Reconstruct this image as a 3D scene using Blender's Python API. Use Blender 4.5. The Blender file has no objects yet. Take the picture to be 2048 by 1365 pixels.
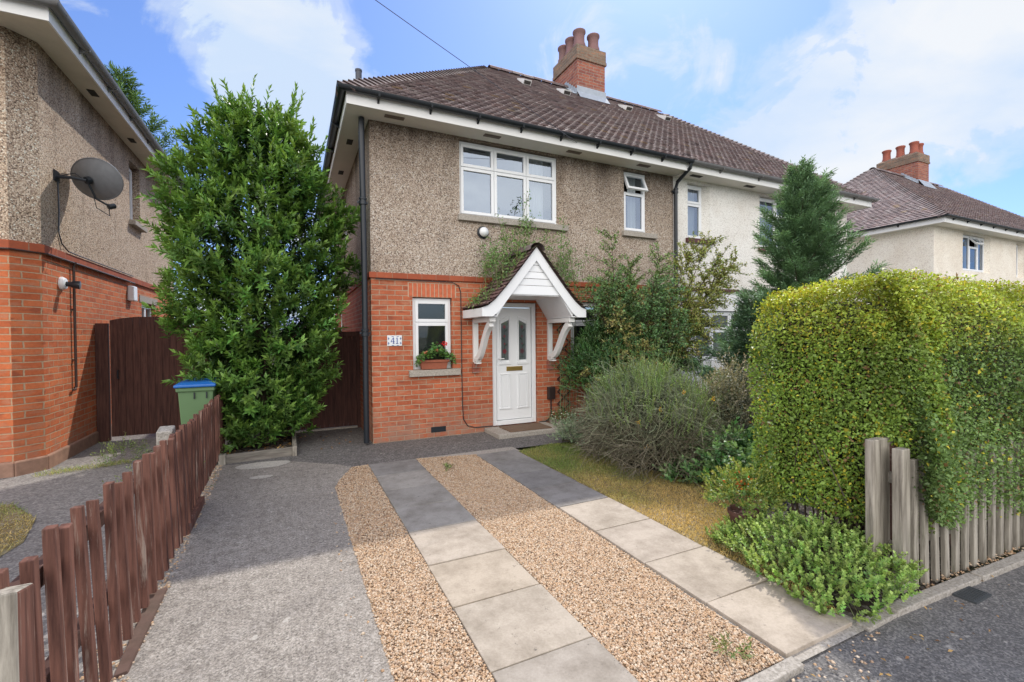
import bpy, math, random
import numpy as np
from mathutils import Vector, Matrix
random.seed(7); RNG = np.random.default_rng(11)
scene = bpy.context.scene
COL = scene.collection
R = math.radians

# ------------------------------------------------------------------ object helpers
def link(o, parent=None):
    COL.objects.link(o)
    if parent: o.parent = parent
    return o
def tag(o, label=None, cat=None, group=None, kind=None):
    if label: o['label'] = label
    if cat: o['category'] = cat
    if group: o['group'] = group
    if kind: o['kind'] = kind
    return o
def thing(name, loc, label, cat, group=None):
    o = bpy.data.objects.new(name, None); o.location = loc; o.empty_display_size = .2
    link(o); return tag(o, label, cat, group)
def origin(o):
    v = Vector((0, 0, 0))
    while o: v += Vector(o.location); o = o.parent
    return v

class MB:
    def __init__(s): s.v = []; s.f = []; s.m = []; s.cm = 0
    def add(s, vs, fs):
        b = len(s.v); s.v += [tuple(p) for p in vs]
        s.f += [tuple(i + b for i in f) for f in fs]; s.m += [s.cm] * len(fs); return s
    def quad(s, a, b, c, d): return s.add([a, b, c, d], [(0, 1, 2, 3)])
    def poly(s, pts): return s.add(pts, [tuple(range(len(pts)))])
    def box(s, x0, y0, z0, x1, y1, z1):
        return s.add([(x0,y0,z0),(x1,y0,z0),(x1,y1,z0),(x0,y1,z0),(x0,y0,z1),(x1,y0,z1),(x1,y1,z1),(x0,y1,z1)],
            [(0,3,2,1),(4,5,6,7),(0,1,5,4),(1,2,6,5),(2,3,7,6),(3,0,4,7)])
    def obox(s, c, ax, ay, az):      # centre and three half-vectors
        c, ax, ay, az = map(Vector, (c, ax, ay, az))
        P = [c + i*ax + j*ay + k*az for k in (-1,1) for j in (-1,1) for i in (-1,1)]
        return s.add(P, [(0,2,3,1),(4,5,7,6),(0,1,5,4),(1,3,7,5),(3,2,6,7),(2,0,4,6)])
    def prism(s, pts, d):            # extrude polygon pts by d
        d = Vector(d); n = len(pts); P = [Vector(p) for p in pts]
        F = [tuple(range(n))[::-1], tuple(range(n, 2*n))]
        F += [(i, (i+1) % n, n + (i+1) % n, n + i) for i in range(n)]
        return s.add(P + [p + d for p in P], F)
    def tube(s, pts, r, n=8, cap=True):
        P = [Vector(p) for p in pts]; k = len(P)
        rr = [float(q) for q in r] if hasattr(r, '__len__') else [float(r)]*k
        vs = []
        for i, p in enumerate(P):
            t = (P[min(i+1, k-1)] - P[max(i-1, 0)]).normalized()
            ref = Vector((0,0,1)) if abs(t.z) < .9 else Vector((1,0,0))
            a = t.cross(ref).normalized(); b = t.cross(a)
            for j in range(n):
                w = 2*math.pi*j/n; vs.append(p + rr[i]*(math.cos(w)*a + math.sin(w)*b))
        fs = [(i*n+j, i*n+(j+1) % n, (i+1)*n+(j+1) % n, (i+1)*n+j) for i in range(k-1) for j in range(n)]
        if cap: fs += [tuple(range(n))[::-1], tuple((k-1)*n + j for j in range(n))]
        return s.add(vs, fs)
    def lathe(s, c, prof, n=20, axis=(0,0,1)):
        ax = Vector(axis).normalized(); ref = Vector((1,0,0)) if abs(ax.x) < .9 else Vector((0,1,0))
        a = ax.cross(ref).normalized(); b = ax.cross(a); c = Vector(c); k = len(prof)
        vs = [c + ax*h + r*(math.cos(2*math.pi*j/n)*a + math.sin(2*math.pi*j/n)*b) for r, h in prof for j in range(n)]
        fs = [(i*n+j, i*n+(j+1) % n, (i+1)*n+(j+1) % n, (i+1)*n+j) for i in range(k-1) for j in range(n)]
        fs += [tuple(range(n))[::-1], tuple((k-1)*n + j for j in range(n))]
        return s.add(vs, fs)
    def build(s, name, mat, parent=None, smooth=False, bevel=0, fix=True):
        me = bpy.data.meshes.new(name); o = bpy.data.objects.new(name, me)
        off = origin(parent) if parent else Vector((0,0,0))
        me.from_pydata([(p[0]-off.x, p[1]-off.y, p[2]-off.z) for p in s.v], [], s.f); me.update()
        mats = mat if isinstance(mat, (list, tuple)) else [mat]
        for m in mats: me.materials.append(m)
        if len(mats) > 1: me.polygons.foreach_set('material_index', s.m)
        if fix:
            import bmesh
            bm = bmesh.new(); bm.from_mesh(me); bmesh.ops.recalc_face_normals(bm, faces=bm.faces); bm.to_mesh(me); bm.free()
        if smooth:
            me.polygons.foreach_set('use_smooth', [True]*len(me.polygons))
            try: me.set_sharp_from_angle(angle=R(40))
            except Exception: pass
        link(o, parent)
        if bevel:
            b = o.modifiers.new('bevel', 'BEVEL'); b.width = bevel; b.segments = 2; b.limit_method = 'ANGLE'; b.angle_limit = R(50)
        return o

def np_mesh(name, V, F, mat, parent=None, col=None, smooth=False):
    """V (n,3) float, F (m,k) int with constant k."""
    off = origin(parent) if parent else Vector((0,0,0))
    V = np.asarray(V, np.float32) - np.array(off, np.float32)
    me = bpy.data.meshes.new(name); n, (m, k) = len(V), F.shape
    me.vertices.add(n); me.vertices.foreach_set('co', V.ravel())
    me.loops.add(m*k); me.loops.foreach_set('vertex_index', F.astype(np.int32).ravel())
    me.polygons.add(m); me.polygons.foreach_set('loop_start', np.arange(0, m*k, k, dtype=np.int32))
    me.polygons.foreach_set('loop_total', np.full(m, k, np.int32))
    if smooth: me.polygons.foreach_set('use_smooth', np.ones(m, bool))
    me.update(calc_edges=True)
    if col is not None:
        a = me.color_attributes.new('tint', 'FLOAT_COLOR', 'POINT')
        c = np.ones((n, 4), np.float32); c[:, :3] = col; a.data.foreach_set('color', c.ravel())
    for mt in (mat if isinstance(mat, list) else [mat]): me.materials.append(mt)
    o = bpy.data.objects.new(name, me); return link(o, parent)

def unit(a): return a / np.maximum(np.linalg.norm(a, axis=-1, keepdims=True), 1e-9)
def rnd_dir(n):
    return unit(RNG.normal(size=(n, 3)))
def leaf_geo(P, D, N, L, W, droop=.12, fold=.18):
    D = unit(D); S = unit(np.cross(D, N)); N = np.cross(S, D); L = np.reshape(L, (-1,1)); W = np.reshape(W, (-1,1))
    m = P + D*L*.45
    V = np.stack([P, m + S*W*.5 + N*W*fold, P + D*L - N*L*droop, m - S*W*.5 + N*W*fold], 1)
    n = len(P); return V.reshape(-1,3), np.arange(4*n).reshape(n,4)
def tint(n, base, var=.25, hue=.12):
    b = np.array(base)[None]; k = 1 + var*RNG.normal(size=(n,1)); h = 1 + hue*RNG.normal(size=(n,3))
    return np.clip(b*np.clip(k, .35, 2)*h, .003, .9)
def leaves(name, P, D, N, L, W, col, mat, parent, **kw):
    V, F = leaf_geo(P, D, N, L, W, **kw)
    return np_mesh(name, V, F, mat, parent, np.repeat(col, 4, 0))
def strands(name, pts, r0, r1, mat, parent, col=None, sides=3):
    """pts (n,k,3) polylines -> thin tapered tubes in one mesh"""
    n, k, _ = pts.shape
    T = np.gradient(pts, axis=1); T = unit(T); ref = np.array([.31,.77,.55])
    A = unit(np.cross(T, ref)); B = np.cross(T, A)
    rr = (np.reshape(r0, (-1,1)) * (1-np.linspace(0,1,k)) + np.reshape(r1, (-1,1))*np.linspace(0,1,k))
    rr = np.broadcast_to(rr, (n,k))[..., None]
    ring = [pts + rr*(math.cos(2*math.pi*j/sides)*A + math.sin(2*math.pi*j/sides)*B) for j in range(sides)]
    V = np.stack(ring, 2).reshape(-1,3)
    idx = np.arange(n*k*sides).reshape(n,k,sides)
    F = [np.stack([idx[:,:-1,j], idx[:,:-1,(j+1)%sides], idx[:,1:,(j+1)%sides], idx[:,1:,j]], -1).reshape(-1,4) for j in range(sides)]
    c = np.repeat(col, k*sides, 0) if col is not None else None
    return np_mesh(name, V, np.concatenate(F), mat, parent, c)

# ------------------------------------------------------------------ materials
class NT:
    def __init__(s, name):
        s.mat = bpy.data.materials.new(name); s.mat.use_nodes = True; s.t = s.mat.node_tree; s.t.nodes.clear()
        s.out = s.n('ShaderNodeOutputMaterial'); s.p = s.n('ShaderNodeBsdfPrincipled'); s.l(s.p.outputs[0], s.out.inputs[0])
    def n(s, ty, **kw):
        x = s.t.nodes.new(ty)
        for k, v in kw.items(): setattr(x, k, v)
        return x
    def l(s, a, b): s.t.links.new(a, b)
    def pos(s): return s.n('ShaderNodeNewGeometry').outputs['Position']
    def val(s, sock, v):
        if hasattr(v, 'is_linked') or hasattr(v, 'links'): s.l(v, sock)
        else: sock.default_value = v
    def noise(s, vec, scale, detail=4, rough=.55, dist=0, out='Fac'):
        x = s.n('ShaderNodeTexNoise'); s.l(vec, x.inputs['Vector']); x.inputs['Scale'].default_value = scale
        x.inputs['Detail'].default_value = detail; x.inputs['Roughness'].default_value = rough; x.inputs['Distortion'].default_value = dist
        return x.outputs[out]
    def voro(s, vec, scale, out='Color', feature='F1'):
        x = s.n('ShaderNodeTexVoronoi', feature=feature); s.l(vec, x.inputs['Vector']); x.inputs['Scale'].default_value = scale
        return x.outputs[out]
    def ramp(s, fac, stops, interp='LINEAR'):
        x = s.n('ShaderNodeValToRGB'); s.l(fac, x.inputs[0]); cr = x.color_ramp; cr.interpolation = interp
        while len(cr.elements) < len(stops): cr.elements.new(.5)
        for e, (p, c) in zip(cr.elements, stops):
            e.position = p; e.color = (*c, 1) if hasattr(c, '__len__') else (c, c, c, 1)
        return x.outputs[0]
    def mix(s, fac, a, b, mode='MIX'):
        x = s.n('ShaderNodeMix', data_type='RGBA', blend_type=mode)
        for sock, v in ((x.inputs[0], fac), (x.inputs[6], a), (x.inputs[7], b)):
            if hasattr(v, 'node'): s.l(v, sock)
            else: sock.default_value = v if not hasattr(v, '__len__') or len(v) == 4 else (*v, 1)
        return x.outputs[2]
    def math(s, op, a, b=0., c=0.):
        x = s.n('ShaderNodeMath', operation=op)
        for sock, v in zip(x.inputs, (a, b, c)):
            if hasattr(v, 'node'): s.l(v, sock)
            else: sock.default_value = v
        return x.outputs[0]
    def sep(s, vec):
        x = s.n('ShaderNodeSeparateXYZ'); s.l(vec, x.inputs[0]); return x.outputs
    def comb(s, x, y, z):
        c = s.n('ShaderNodeCombineXYZ')
        for sock, v in zip(c.inputs, (x, y, z)):
            if hasattr(v, 'node'): s.l(v, sock)
            else: sock.default_value = v
        return c.outputs[0]
    def bump(s, h, strength=.5, dist=.01):
        b = s.n('ShaderNodeBump'); b.inputs['Strength'].default_value = strength; b.inputs['Distance'].default_value = dist
        s.l(h, b.inputs['Height']); s.l(b.outputs[0], s.p.inputs['Normal'])
    def set(s, color=None, rough=.6, metal=0., spec=.5):
        if color is not None:
            if hasattr(color, 'node'): s.l(color, s.p.inputs['Base Color'])
            else: s.p.inputs['Base Color'].default_value = (*color, 1)
        if hasattr(rough, 'node'): s.l(rough, s.p.inputs['Roughness'])
        else: s.p.inputs['Roughness'].default_value = rough
        s.p.inputs['Metallic'].default_value = metal; s.p.inputs['Specular IOR Level'].default_value = spec
        return s.mat
    def wallcoord(s):
        """(horizontal metres, height, 0) for any upright wall"""
        g = s.n('ShaderNodeNewGeometry'); P = s.sep(g.outputs['Position']); Nn = s.sep(g.outputs['True Normal'])
        ax = s.math('GREATER_THAN', s.math('ABSOLUTE', Nn[0]), .72)
        h = s.math('ADD', s.math('MULTIPLY', P[1], ax), s.math('MULTIPLY', P[0], s.math('SUBTRACT', 1., ax)))
        return s.comb(h, P[2], 0.), P

def m_plain(name, color, rough=.5, var=.08, scale=6, spec=.5, metal=0., dirt=0.):
    t = NT(name); p = t.pos(); n = t.noise(p, scale, 6, .6)
    c = t.mix(n, [x*(1-var) for x in color], [min(1, x*(1+var)) for x in color])
    if dirt:
        d = t.ramp(t.noise(p, 1.7, 6, .65), [(.45, 0.), (.75, 1.)])
        c = t.mix(t.math('MULTIPLY', d, dirt), c, (.12, .1, .075))
    t.bump(t.noise(p, scale*14, 3), .08, .004)
    return t.set(c, rough, metal, spec)

def m_brick(name, c1=(.57,.165,.078), c2=(.43,.115,.055), mortar=(.50,.36,.25), rowh=.0765, bw=.232):
    t = NT(name); v, P = t.wallcoord()
    wob = t.noise(t.pos(), 9, 3); vv = t.n('ShaderNodeVectorMath', operation='ADD'); t.l(v, vv.inputs[0])
    t.l(t.comb(t.math('MULTIPLY', t.math('SUBTRACT', wob, .5), .02), t.math('MULTIPLY', t.math('SUBTRACT', t.noise(t.pos(), 5, 3), .5), .014), 0.), vv.inputs[1])
    b = t.n('ShaderNodeTexBrick'); t.l(vv.outputs[0], b.inputs['Vector']); b.inputs['Scale'].default_value = 1
    b.inputs['Brick Width'].default_value = bw; b.inputs['Row Height'].default_value = rowh; b.inputs['Mortar Size'].default_value = .0075
    b.inputs['Mortar Smooth'].default_value = .3; b.inputs['Bias'].default_value = -.15; b.offset = .5
    b.inputs['Color1'].default_value = (*c1, 1); b.inputs['Color2'].default_value = (*c2, 1); b.inputs['Mortar'].default_value = (*mortar, 1)
    n1 = t.noise(t.pos(), 2.2, 5, .6); n2 = t.noise(t.pos(), 38, 5, .7)
    n3 = t.noise(t.comb(t.math('MULTIPLY', t.sep(vv.outputs[0])[0], 5.), t.math('MULTIPLY', t.sep(vv.outputs[0])[1], 13.1), 0.), 1., 2, .5)
    pale = t.math('MULTIPLY', t.ramp(n3, [(.52, 0.), (.66, .6)]), t.math('SUBTRACT', 1., b.outputs['Fac']))
    b_c = t.mix(pale, b.outputs['Color'], (.52,.25,.15))
    pd = t.math('MULTIPLY', t.ramp(n3, [(.30, .55), (.42, 0.)]), t.math('SUBTRACT', 1., b.outputs['Fac'])); b_c = t.mix(pd, b_c, (.24,.07,.045))
    c = t.mix(t.ramp(n2, [(.3, 0.), (.75, .55)]), b_c, t.mix(1., b_c, (.62,.55,.5), 'MULTIPLY'))
    c = t.mix(t.ramp(n1, [(.42, 0.), (.8, .6)]), c, t.mix(1., c, (.55,.5,.5), 'MULTIPLY'))
    # damp and worn lower courses, lime bloom
    low = t.ramp(P[2], [(.12, 1.), (.45, 0.)]) if False else None
    mr = t.n('ShaderNodeMapRange'); t.l(P[2], mr.inputs[0]); mr.inputs[1].default_value = .55; mr.inputs[2].default_value = .0
    mr.inputs[3].default_value = 0; mr.inputs[4].default_value = 1
    lowm = t.math('MULTIPLY', mr.outputs[0], t.ramp(t.noise(t.pos(), 4.5, 6, .7), [(.42, 0.), (.6, 1.)]))
    c = t.mix(t.math('MULTIPLY', lowm, .75), c, (.30,.2,.15))
    t.bump(t.math('ADD', t.math('MULTIPLY', b.outputs['Fac'], -1.), t.math('MULTIPLY', n2, .35)), .7, .008)
    return t.set(c, .85, 0, .25)

def m_dash(name, cols, stain=True, top=4.8, scale=78):
    t = NT(name); p = t.pos()
    v = t.sep(t.voro(p, scale)); f = v[0]
    c = t.ramp(f, cols, 'CONSTANT')
    d = t.voro(p, scale, 'Distance')
    c = t.mix(t.ramp(d, [(.25, 0.), (.95, .7 if stain else .25)]), c, t.mix(1., c, (.25,.22,.2), 'MULTIPLY'))
    big = t.noise(p, .9, 6, .62); c = t.mix(t.ramp(big, [(.4, 0.), (.7, .5)]), c, t.mix(1., c, (.7,.62,.55), 'MULTIPLY'))
    if stain:
        P = t.sep(p); mr = t.n('ShaderNodeMapRange'); t.l(P[2], mr.inputs[0]); mr.inputs[1].default_value = top-1.5; mr.inputs[2].default_value = top
        streak = t.noise(t.comb(t.math('MULTIPLY', P[0], 3.2), t.math('MULTIPLY', P[1], 3.2), t.math('MULTIPLY', P[2], .5)), 1., 6, .65)
        s = t.math('MULTIPLY', t.math('POWER', mr.outputs[0], 1.6), t.ramp(streak, [(.28, .25), (.62, 1.)]))
        s = t.math('MAXIMUM', t.math('MINIMUM', s, 1.), t.math('MULTIPLY', t.ramp(streak, [(.54, 0.), (.70, 1.)]), .42))
        c = t.mix(t.math('MULTIPLY', s, .92), c, t.mix(1., c, (.17,.15,.14), 'MULTIPLY'))
    t.bump(t.math('MULTIPLY', d, -1.), .8, .009)
    return t.set(c, .9, 0, .2)

def m_leaf(name, rough=.42, trans=.28, spec=.35):
    t = NT(name); a = t.n('ShaderNodeAttribute', attribute_name='tint'); c = t.mix(1., a.outputs['Color'], (1.42,1.42,1.30), 'MULTIPLY')
    t.set(c, rough, 0, spec)
    tr = t.n('ShaderNodeBsdfTranslucent'); t.l(t.mix(1., c, (1.25,1.2,.55), 'MULTIPLY'), tr.inputs[0])
    mx = t.n('ShaderNodeMixShader'); mx.inputs[0].default_value = trans
    t.l(t.p.outputs[0], mx.inputs[1]); t.l(tr.outputs[0], mx.inputs[2]); t.l(mx.outputs[0], t.out.inputs[0])
    return t.mat
def m_tint(name, rough=.75, nscale=30, spec=.3, bump=.3):
    t = NT(name); a = t.n('ShaderNodeAttribute', attribute_name='tint'); n = t.noise(t.pos(), nscale, 5, .65)
    c = t.mix(n, t.mix(1., a.outputs['Color'], (.65,.63,.6), 'MULTIPLY'), t.mix(1., a.outputs['Color'], (1.3,1.3,1.3), 'MULTIPLY'))
    t.bump(n, bump, .004)
    return t.set(c, rough, 0, spec)

def m_wood(name, c1, c2, wear=(.3,.27,.23), wearf=.3, rough=.75, axis=2):
    t = NT(name); P = t.sep(t.pos()); k = [22, 22, 22]; k[axis] = 1.6
    v = t.comb(*[t.math('MULTIPLY', P[i], k[i]) for i in range(3)])
    g = t.noise(v, 1.6, 6, .65, .3); c = t.mix(t.ramp(g, [(.34, 0.), (.66, 1.)]), c1, c2)
    w = t.ramp(t.noise(v, .9, 8, .75, .5), [(.56, 0.), (.66, 1.)])
    c = t.mix(t.math('MULTIPLY', w, wearf), c, wear)
    t.bump(g, .45, .004)
    return t.set(c, rough, 0, .3)

def m_ground(name, cols, grain, big=(.7,.7,.7), bigf=.55, bumpd=.004, spots=None, rough=.9, bscale=.8, mottle=0.):
    t = NT(name); p = t.pos(); n = t.noise(p, grain, 6, .75); c = t.ramp(n, cols)
    v = t.sep(t.voro(p, min(grain*1.6, 110))); c = t.mix(.28, c, t.ramp(v[0], [(0., (.05,.05,.05)), (.5, cols[1][1]), (1., (.62,.58,.54))]))
    b = t.noise(p, bscale, 7, .65); c = t.mix(t.ramp(b, [(.4, 0.), (.68, bigf)]), c, t.mix(1., c, big, 'MULTIPLY'))
    if mottle:
        m1 = t.ramp(t.noise(p, 12., 9, .78), [(.36, 1.), (.54, 0.)]); c = t.mix(t.math('MULTIPLY', m1, mottle), c, t.mix(1., c, (.48,.46,.45), 'MULTIPLY'))
        m2 = t.ramp(t.noise(p, 31, 3, .6), [(.66, 0.), (.71, 1.)]); c = t.mix(t.math('MULTIPLY', m2, .75), c, (.085,.078,.07))
        m3 = t.ramp(t.noise(p, 11, 4, .62), [(.655, 0.), (.69, 1.)]); c = t.mix(t.math('MULTIPLY', m3, .8*mottle), c, (.58,.55,.5))
    if spots:
        s = t.ramp(t.voro(p, spots[0], 'Distance'), [(spots[1], 1.), (spots[1]+.05, 0.)])
        s = t.math('MULTIPLY', s, t.ramp(t.noise(p, spots[0]*.8, 3), [(.5, 0.), (.6, 1.)]))
        c = t.mix(t.math('MULTIPLY', s, .8), c, spots[2])
    t.bump(n, .6, bumpd)
    return t.set(c, rough, 0, .25)

def m_glass(name, tintc=(.9,.95,1.), refl=.5, dark=(.02,.025,.03), clear=.5):
    t = NT(name); t.set(dark, .05, 0, .5)
    gl = t.n('ShaderNodeBsdfGlossy'); gl.inputs['Roughness'].default_value = .015; gl.inputs[0].default_value = (*tintc, 1)
    tp = t.n('ShaderNodeBsdfTransparent'); tp.inputs[0].default_value = (.8,.85,.85,1)
    m1 = t.n('ShaderNodeMixShader'); m1.inputs[0].default_value = clear; t.l(t.p.outputs[0], m1.inputs[1]); t.l(tp.outputs[0], m1.inputs[2])
    lw = t.n('ShaderNodeLayerWeight'); lw.inputs[0].default_value = .25
    f = t.math('ADD', refl, t.math('MULTIPLY', lw.outputs['Fresnel'], .25))
    m2 = t.n('ShaderNodeMixShader'); t.l(f, m2.inputs[0]); t.l(m1.outputs[0], m2.inputs[1]); t.l(gl.outputs[0], m2.inputs[2])
    t.l(m2.outputs[0], t.out.inputs[0]); return t.mat

M = {}
M['brick'] = m_brick('brick')
M['brick_side'] = m_brick('neighbour brick', (.66,.19,.075), (.50,.125,.05), (.52,.36,.23), .083, .26)
M['brick_stack'] = m_brick('chimney brick', (.42,.15,.10), (.27,.10,.085), (.40,.32,.27))
M['brick_cap'] = m_brick('weathered brick', (.30,.21,.15), (.20,.155,.12), (.33,.29,.23))
t = NT('brick header course'); v, P = t.wallcoord(); b = t.n('ShaderNodeTexBrick'); t.l(v, b.inputs['Vector']); b.inputs['Scale'].default_value = 1
for k, x in (('Brick Width', .225), ('Row Height', 9.), ('Mortar Size', .004), ('Bias', 0.)): b.inputs[k].default_value = x
b.inputs['Color1'].default_value = (.44,.11,.05,1); b.inputs['Color2'].default_value = (.34,.075,.035,1); b.inputs['Mortar'].default_value = (.3,.2,.13,1); b.offset = 0
n = t.noise(t.pos(), 20, 5, .7); t.bump(n, .4, .004); M['band'] = t.set(t.mix(t.ramp(n, [(.3, 0.), (.8, .6)]), b.outputs['Color'], (.2,.07,.04)), .8, 0, .25)
PEB = [(0., (.20,.155,.125)), (.10, (.36,.28,.22)), (.24, (.52,.42,.335)), (.48, (.62,.52,.42)), (.70, (.72,.63,.53)), (.86, (.40,.315,.25)), (.94, (.82,.77,.70))]
M['dash'] = m_dash('pebbledash', PEB)
M['dash_side'] = m_dash('neighbour pebbledash', [(p, tuple(min(.9, x*k_) for x, k_ in zip(c, (1.18,1.12,1.04)))) for p, c in PEB], True, 5.3, 70)
M['dash_white'] = m_dash('white roughcast', [(0., (.70,.67,.62)), (.08, (.86,.84,.79)), (.5, (.90,.88,.83)), (.92, (.80,.77,.71))], False, 4.8, 60)
M['dash_cream'] = m_dash('cream roughcast', [(0., (.80,.72,.62)), (.1, (.90,.84,.73)), (.5, (.94,.88,.78)), (.9, (.86,.79,.68))], False, 4.8, 40)
M['render'] = m_plain('smooth white render', (.80,.80,.79), .8, .05, 2, .2)
M['upvc'] = m_plain('white plastic frame', (.80,.81,.82), .35, .03, 2)
M['white'] = m_plain('white painted board', (.80,.79,.77), .5, .05, 3, .4, 0, .05)
M['soffit'] = m_plain('aged white soffit', (.74,.71,.65), .6, .06, 2.5, .3, 0, .10)
M['soffit_old'] = m_plain('stained soffit', (.66,.60,.50), .65, .12, 2.5, .3, 0, .25)
M['black'] = m_plain('black plastic', (.014,.018,.024), .4, .2, 8)
M['gutter_grey'] = m_plain('grey gutter', (.16,.16,.165), .5, .3, 9, .5, 0, .35)
M['maroon'] = m_plain('maroon paint', (.085,.022,.022), .5, .12)
M['stone'] = m_ground('concrete sill', [(.3, (.22,.19,.16)), (.5, (.38,.34,.29)), (.7, (.5,.46,.4))], 90, bigf=.3)
M['vent'] = m_plain('dark vent grille', (.05,.045,.04), .7, .3, 40)
M['vent_brown'] = m_plain('brown vent grille', (.17,.135,.11), .7, .3, 40)
M['lead'] = m_plain('lead flashing', (.36,.40,.45), .5, .25, 9)
M['pot'] = m_plain('clay pot', (.23,.13,.125), .8, .3, 7, .3, 0, .3)
M['pot_red'] = m_plain('red clay pot', (.34,.105,.07), .8, .3, 7, .3, 0, .3)
M['terracotta'] = m_plain('terracotta', (.33,.105,.06), .8, .2, 14, .3, 0, .2)
M['brass'] = m_plain('brass', (.5,.34,.11), .35, .15, 10, .5, .9)
M['chrome'] = m_plain('chrome', (.6,.6,.6), .25, .1, 10, .5, 1.)
M['glass'] = m_glass('window glass', (.70,.82,1.), .20, (.03,.04,.05), .6)
M['glass_low'] = m_glass('ground floor glass', (.85,.93,.95), .06, (.03,.035,.035), .5)
M['glass_door'] = m_glass('leaded door glass', (.9,.95,1.), .06, (.12,.14,.145), .1)
M['curtain'] = m_plain('white curtain', (.75,.77,.78), .9, .1, 3)
M['room'] = m_plain('dark interior', (.06,.063,.07), .9)
M['gate'] = m_wood('brown stained gate', (.04,.016,.013), (.105,.045,.034), (.19,.11,.085), .22)
M['picket'] = m_wood('red brown painted picket', (.075,.032,.024), (.205,.092,.066), (.36,.29,.24), .75)
M['picket_dark'] = m_wood('dark brown fence rail', (.05,.025,.02), (.1,.05,.04), (.25,.2,.17), .5, axis=1)
M['greywood'] = m_wood('weathered grey timber', (.15,.13,.105), (.44,.40,.335), (.16,.16,.10), .7)
M['greywood_x'] = m_wood('weathered timber edging', (.15,.13,.11), (.30,.27,.23), (.2,.21,.16), .5, axis=0)
M['conc_post'] = m_ground('old concrete post', [(.3, (.2,.18,.155)), (.5, (.34,.31,.27)), (.7, (.46,.43,.38))], 60)
M['asphalt'] = m_ground('asphalt', [(.3, (.075,.07,.07)), (.5, (.15,.145,.145)), (.72, (.31,.30,.29))], 85, (.6,.58,.56), .6, .004, None, mottle=.45)
M['concrete'] = m_ground('driveway concrete', [(.36, (.125,.112,.098)), (.5, (.32,.287,.25)), (.64, (.55,.50,.44))], 95, (.66,.65,.66), .55, .006, None, mottle=.6)
M['concrete_far'] = m_ground('weathered apron concrete', [(.3, (.075,.07,.066)), (.5, (.145,.135,.128)), (.7, (.24,.225,.21))], 45, (.7,.7,.72), .6, .004, None, mottle=.5)
M['neigh_drive'] = m_ground('neighbour drive concrete', [(.3, (.13,.12,.115)), (.5, (.22,.205,.195)), (.7, (.34,.315,.29))], 45, (.7,.7,.73), .6, .004, None, mottle=.6)
M['patch'] = m_ground('pale concrete patch', [(.3, (.36,.335,.29)), (.5, (.52,.485,.43)), (.7, (.62,.58,.52))], 50)
M['soil'] = m_ground('dark soil', [(.3, (.018,.013,.01)), (.5, (.04,.028,.02)), (.7, (.08,.055,.038))], 25, bumpd=.02)
M['earth'] = m_ground('dry lawn soil', [(.3, (.14,.10,.05)), (.5, (.24,.175,.085)), (.7, (.34,.25,.13))], 30, (.5,.62,.4), .7, .01)
M['field'] = m_ground('distant ground', [(.3, (.05,.06,.025)), (.5, (.08,.09,.04)), (.7, (.12,.12,.06))], 3)
M['kerb'] = m_ground('kerb edging concrete', [(.3, (.26,.23,.2)), (.5, (.38,.345,.3)), (.7, (.5,.46,.41))], 60)
M['leaf'] = m_leaf('leaf')
M['leaf_glossy'] = m_leaf('glossy leaf', .38, .24, .35)
M['needle'] = m_leaf('conifer spray', .6, .15, .25)
M['petal'] = m_leaf('petal', .6, .35)
M['bark'] = m_wood('bark', (.045,.03,.02), (.11,.08,.055), (.13,.13,.1), .4)
M['stem'] = m_tint('stem')
M['tile'] = m_tint('roof tile', .8, 26, .25)
M['pebble'] = m_tint('gravel pebble', .7, 60, .35, .1)
M['slab'] = None

# ------------------------------------------------------------------ camera, light, sky
yaw, pitch, roll, fpx, H = .44514, -.01326, -.0093, 913.54, 1.6
fw = Vector((math.sin(yaw)*math.cos(pitch), math.cos(yaw)*math.cos(pitch), math.sin(pitch)))
rt = Vector((math.cos(yaw), -math.sin(yaw), 0)); up = rt.cross(fw)
rt, up = rt*math.cos(roll) + up*math.sin(roll), up*math.cos(roll) - rt*math.sin(roll)
cam = bpy.data.objects.new('camera', bpy.data.cameras.new('camera')); link(cam)
m = Matrix((rt, up, -fw)).transposed().to_4x4(); m.translation = (0, 0, H); cam.matrix_world = m
cam.data.sensor_width = 36; cam.data.lens = fpx/2048*36; cam.data.clip_start = .05; cam.data.clip_end = 2000
scene.camera = cam
scene.view_settings.view_transform = 'Standard'; scene.view_settings.look = 'None'; scene.view_settings.exposure = 0

SUN = Vector((.56, .58, 1.0)).normalized()
sun = bpy.data.objects.new('sun', bpy.data.lights.new('sun', 'SUN')); link(sun)
sun.data.energy = 3.6; sun.data.angle = R(.9); sun.data.color = (1., .95, .86)
sun.rotation_euler = SUN.to_track_quat('Z', 'Y').to_euler(); sun.location = (8, 8, 20)

world = bpy.data.worlds.new('World'); scene.world = world; world.use_nodes = True
w = NT.__new__(NT); w.t = world.node_tree; w.t.nodes.clear()
wout = w.n('ShaderNodeOutputWorld'); bg = w.n('ShaderNodeBackground'); w.l(bg.outputs[0], wout.inputs[0])
sky = w.n('ShaderNodeTexSky', sky_type='NISHITA'); sky.sun_disc = False
sky.sun_elevation = math.asin(SUN.z); sky.sun_rotation = math.atan2(SUN.x, SUN.y); sky.air_density = 1.0; sky.dust_density = .6; sky.ozone_density = 2.5
tc = w.n('ShaderNodeTexCoord').outputs['Generated']; D = w.sep(tc)
zz = w.math('ADD', w.math('MAXIMUM', D[2], .0), .22)
cv = w.comb(w.math('DIVIDE', D[0], zz), w.math('DIVIDE', D[1], zz), 0.)
mp = w.n('ShaderNodeMapping'); w.l(cv, mp.inputs[0]); mp.inputs['Location'].default_value = (3.1, 1.4, 0); mp.inputs['Rotation'].default_value = (0, 0, .5); mp.inputs['Scale'].default_value = (1., 1.25, 1.)
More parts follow.
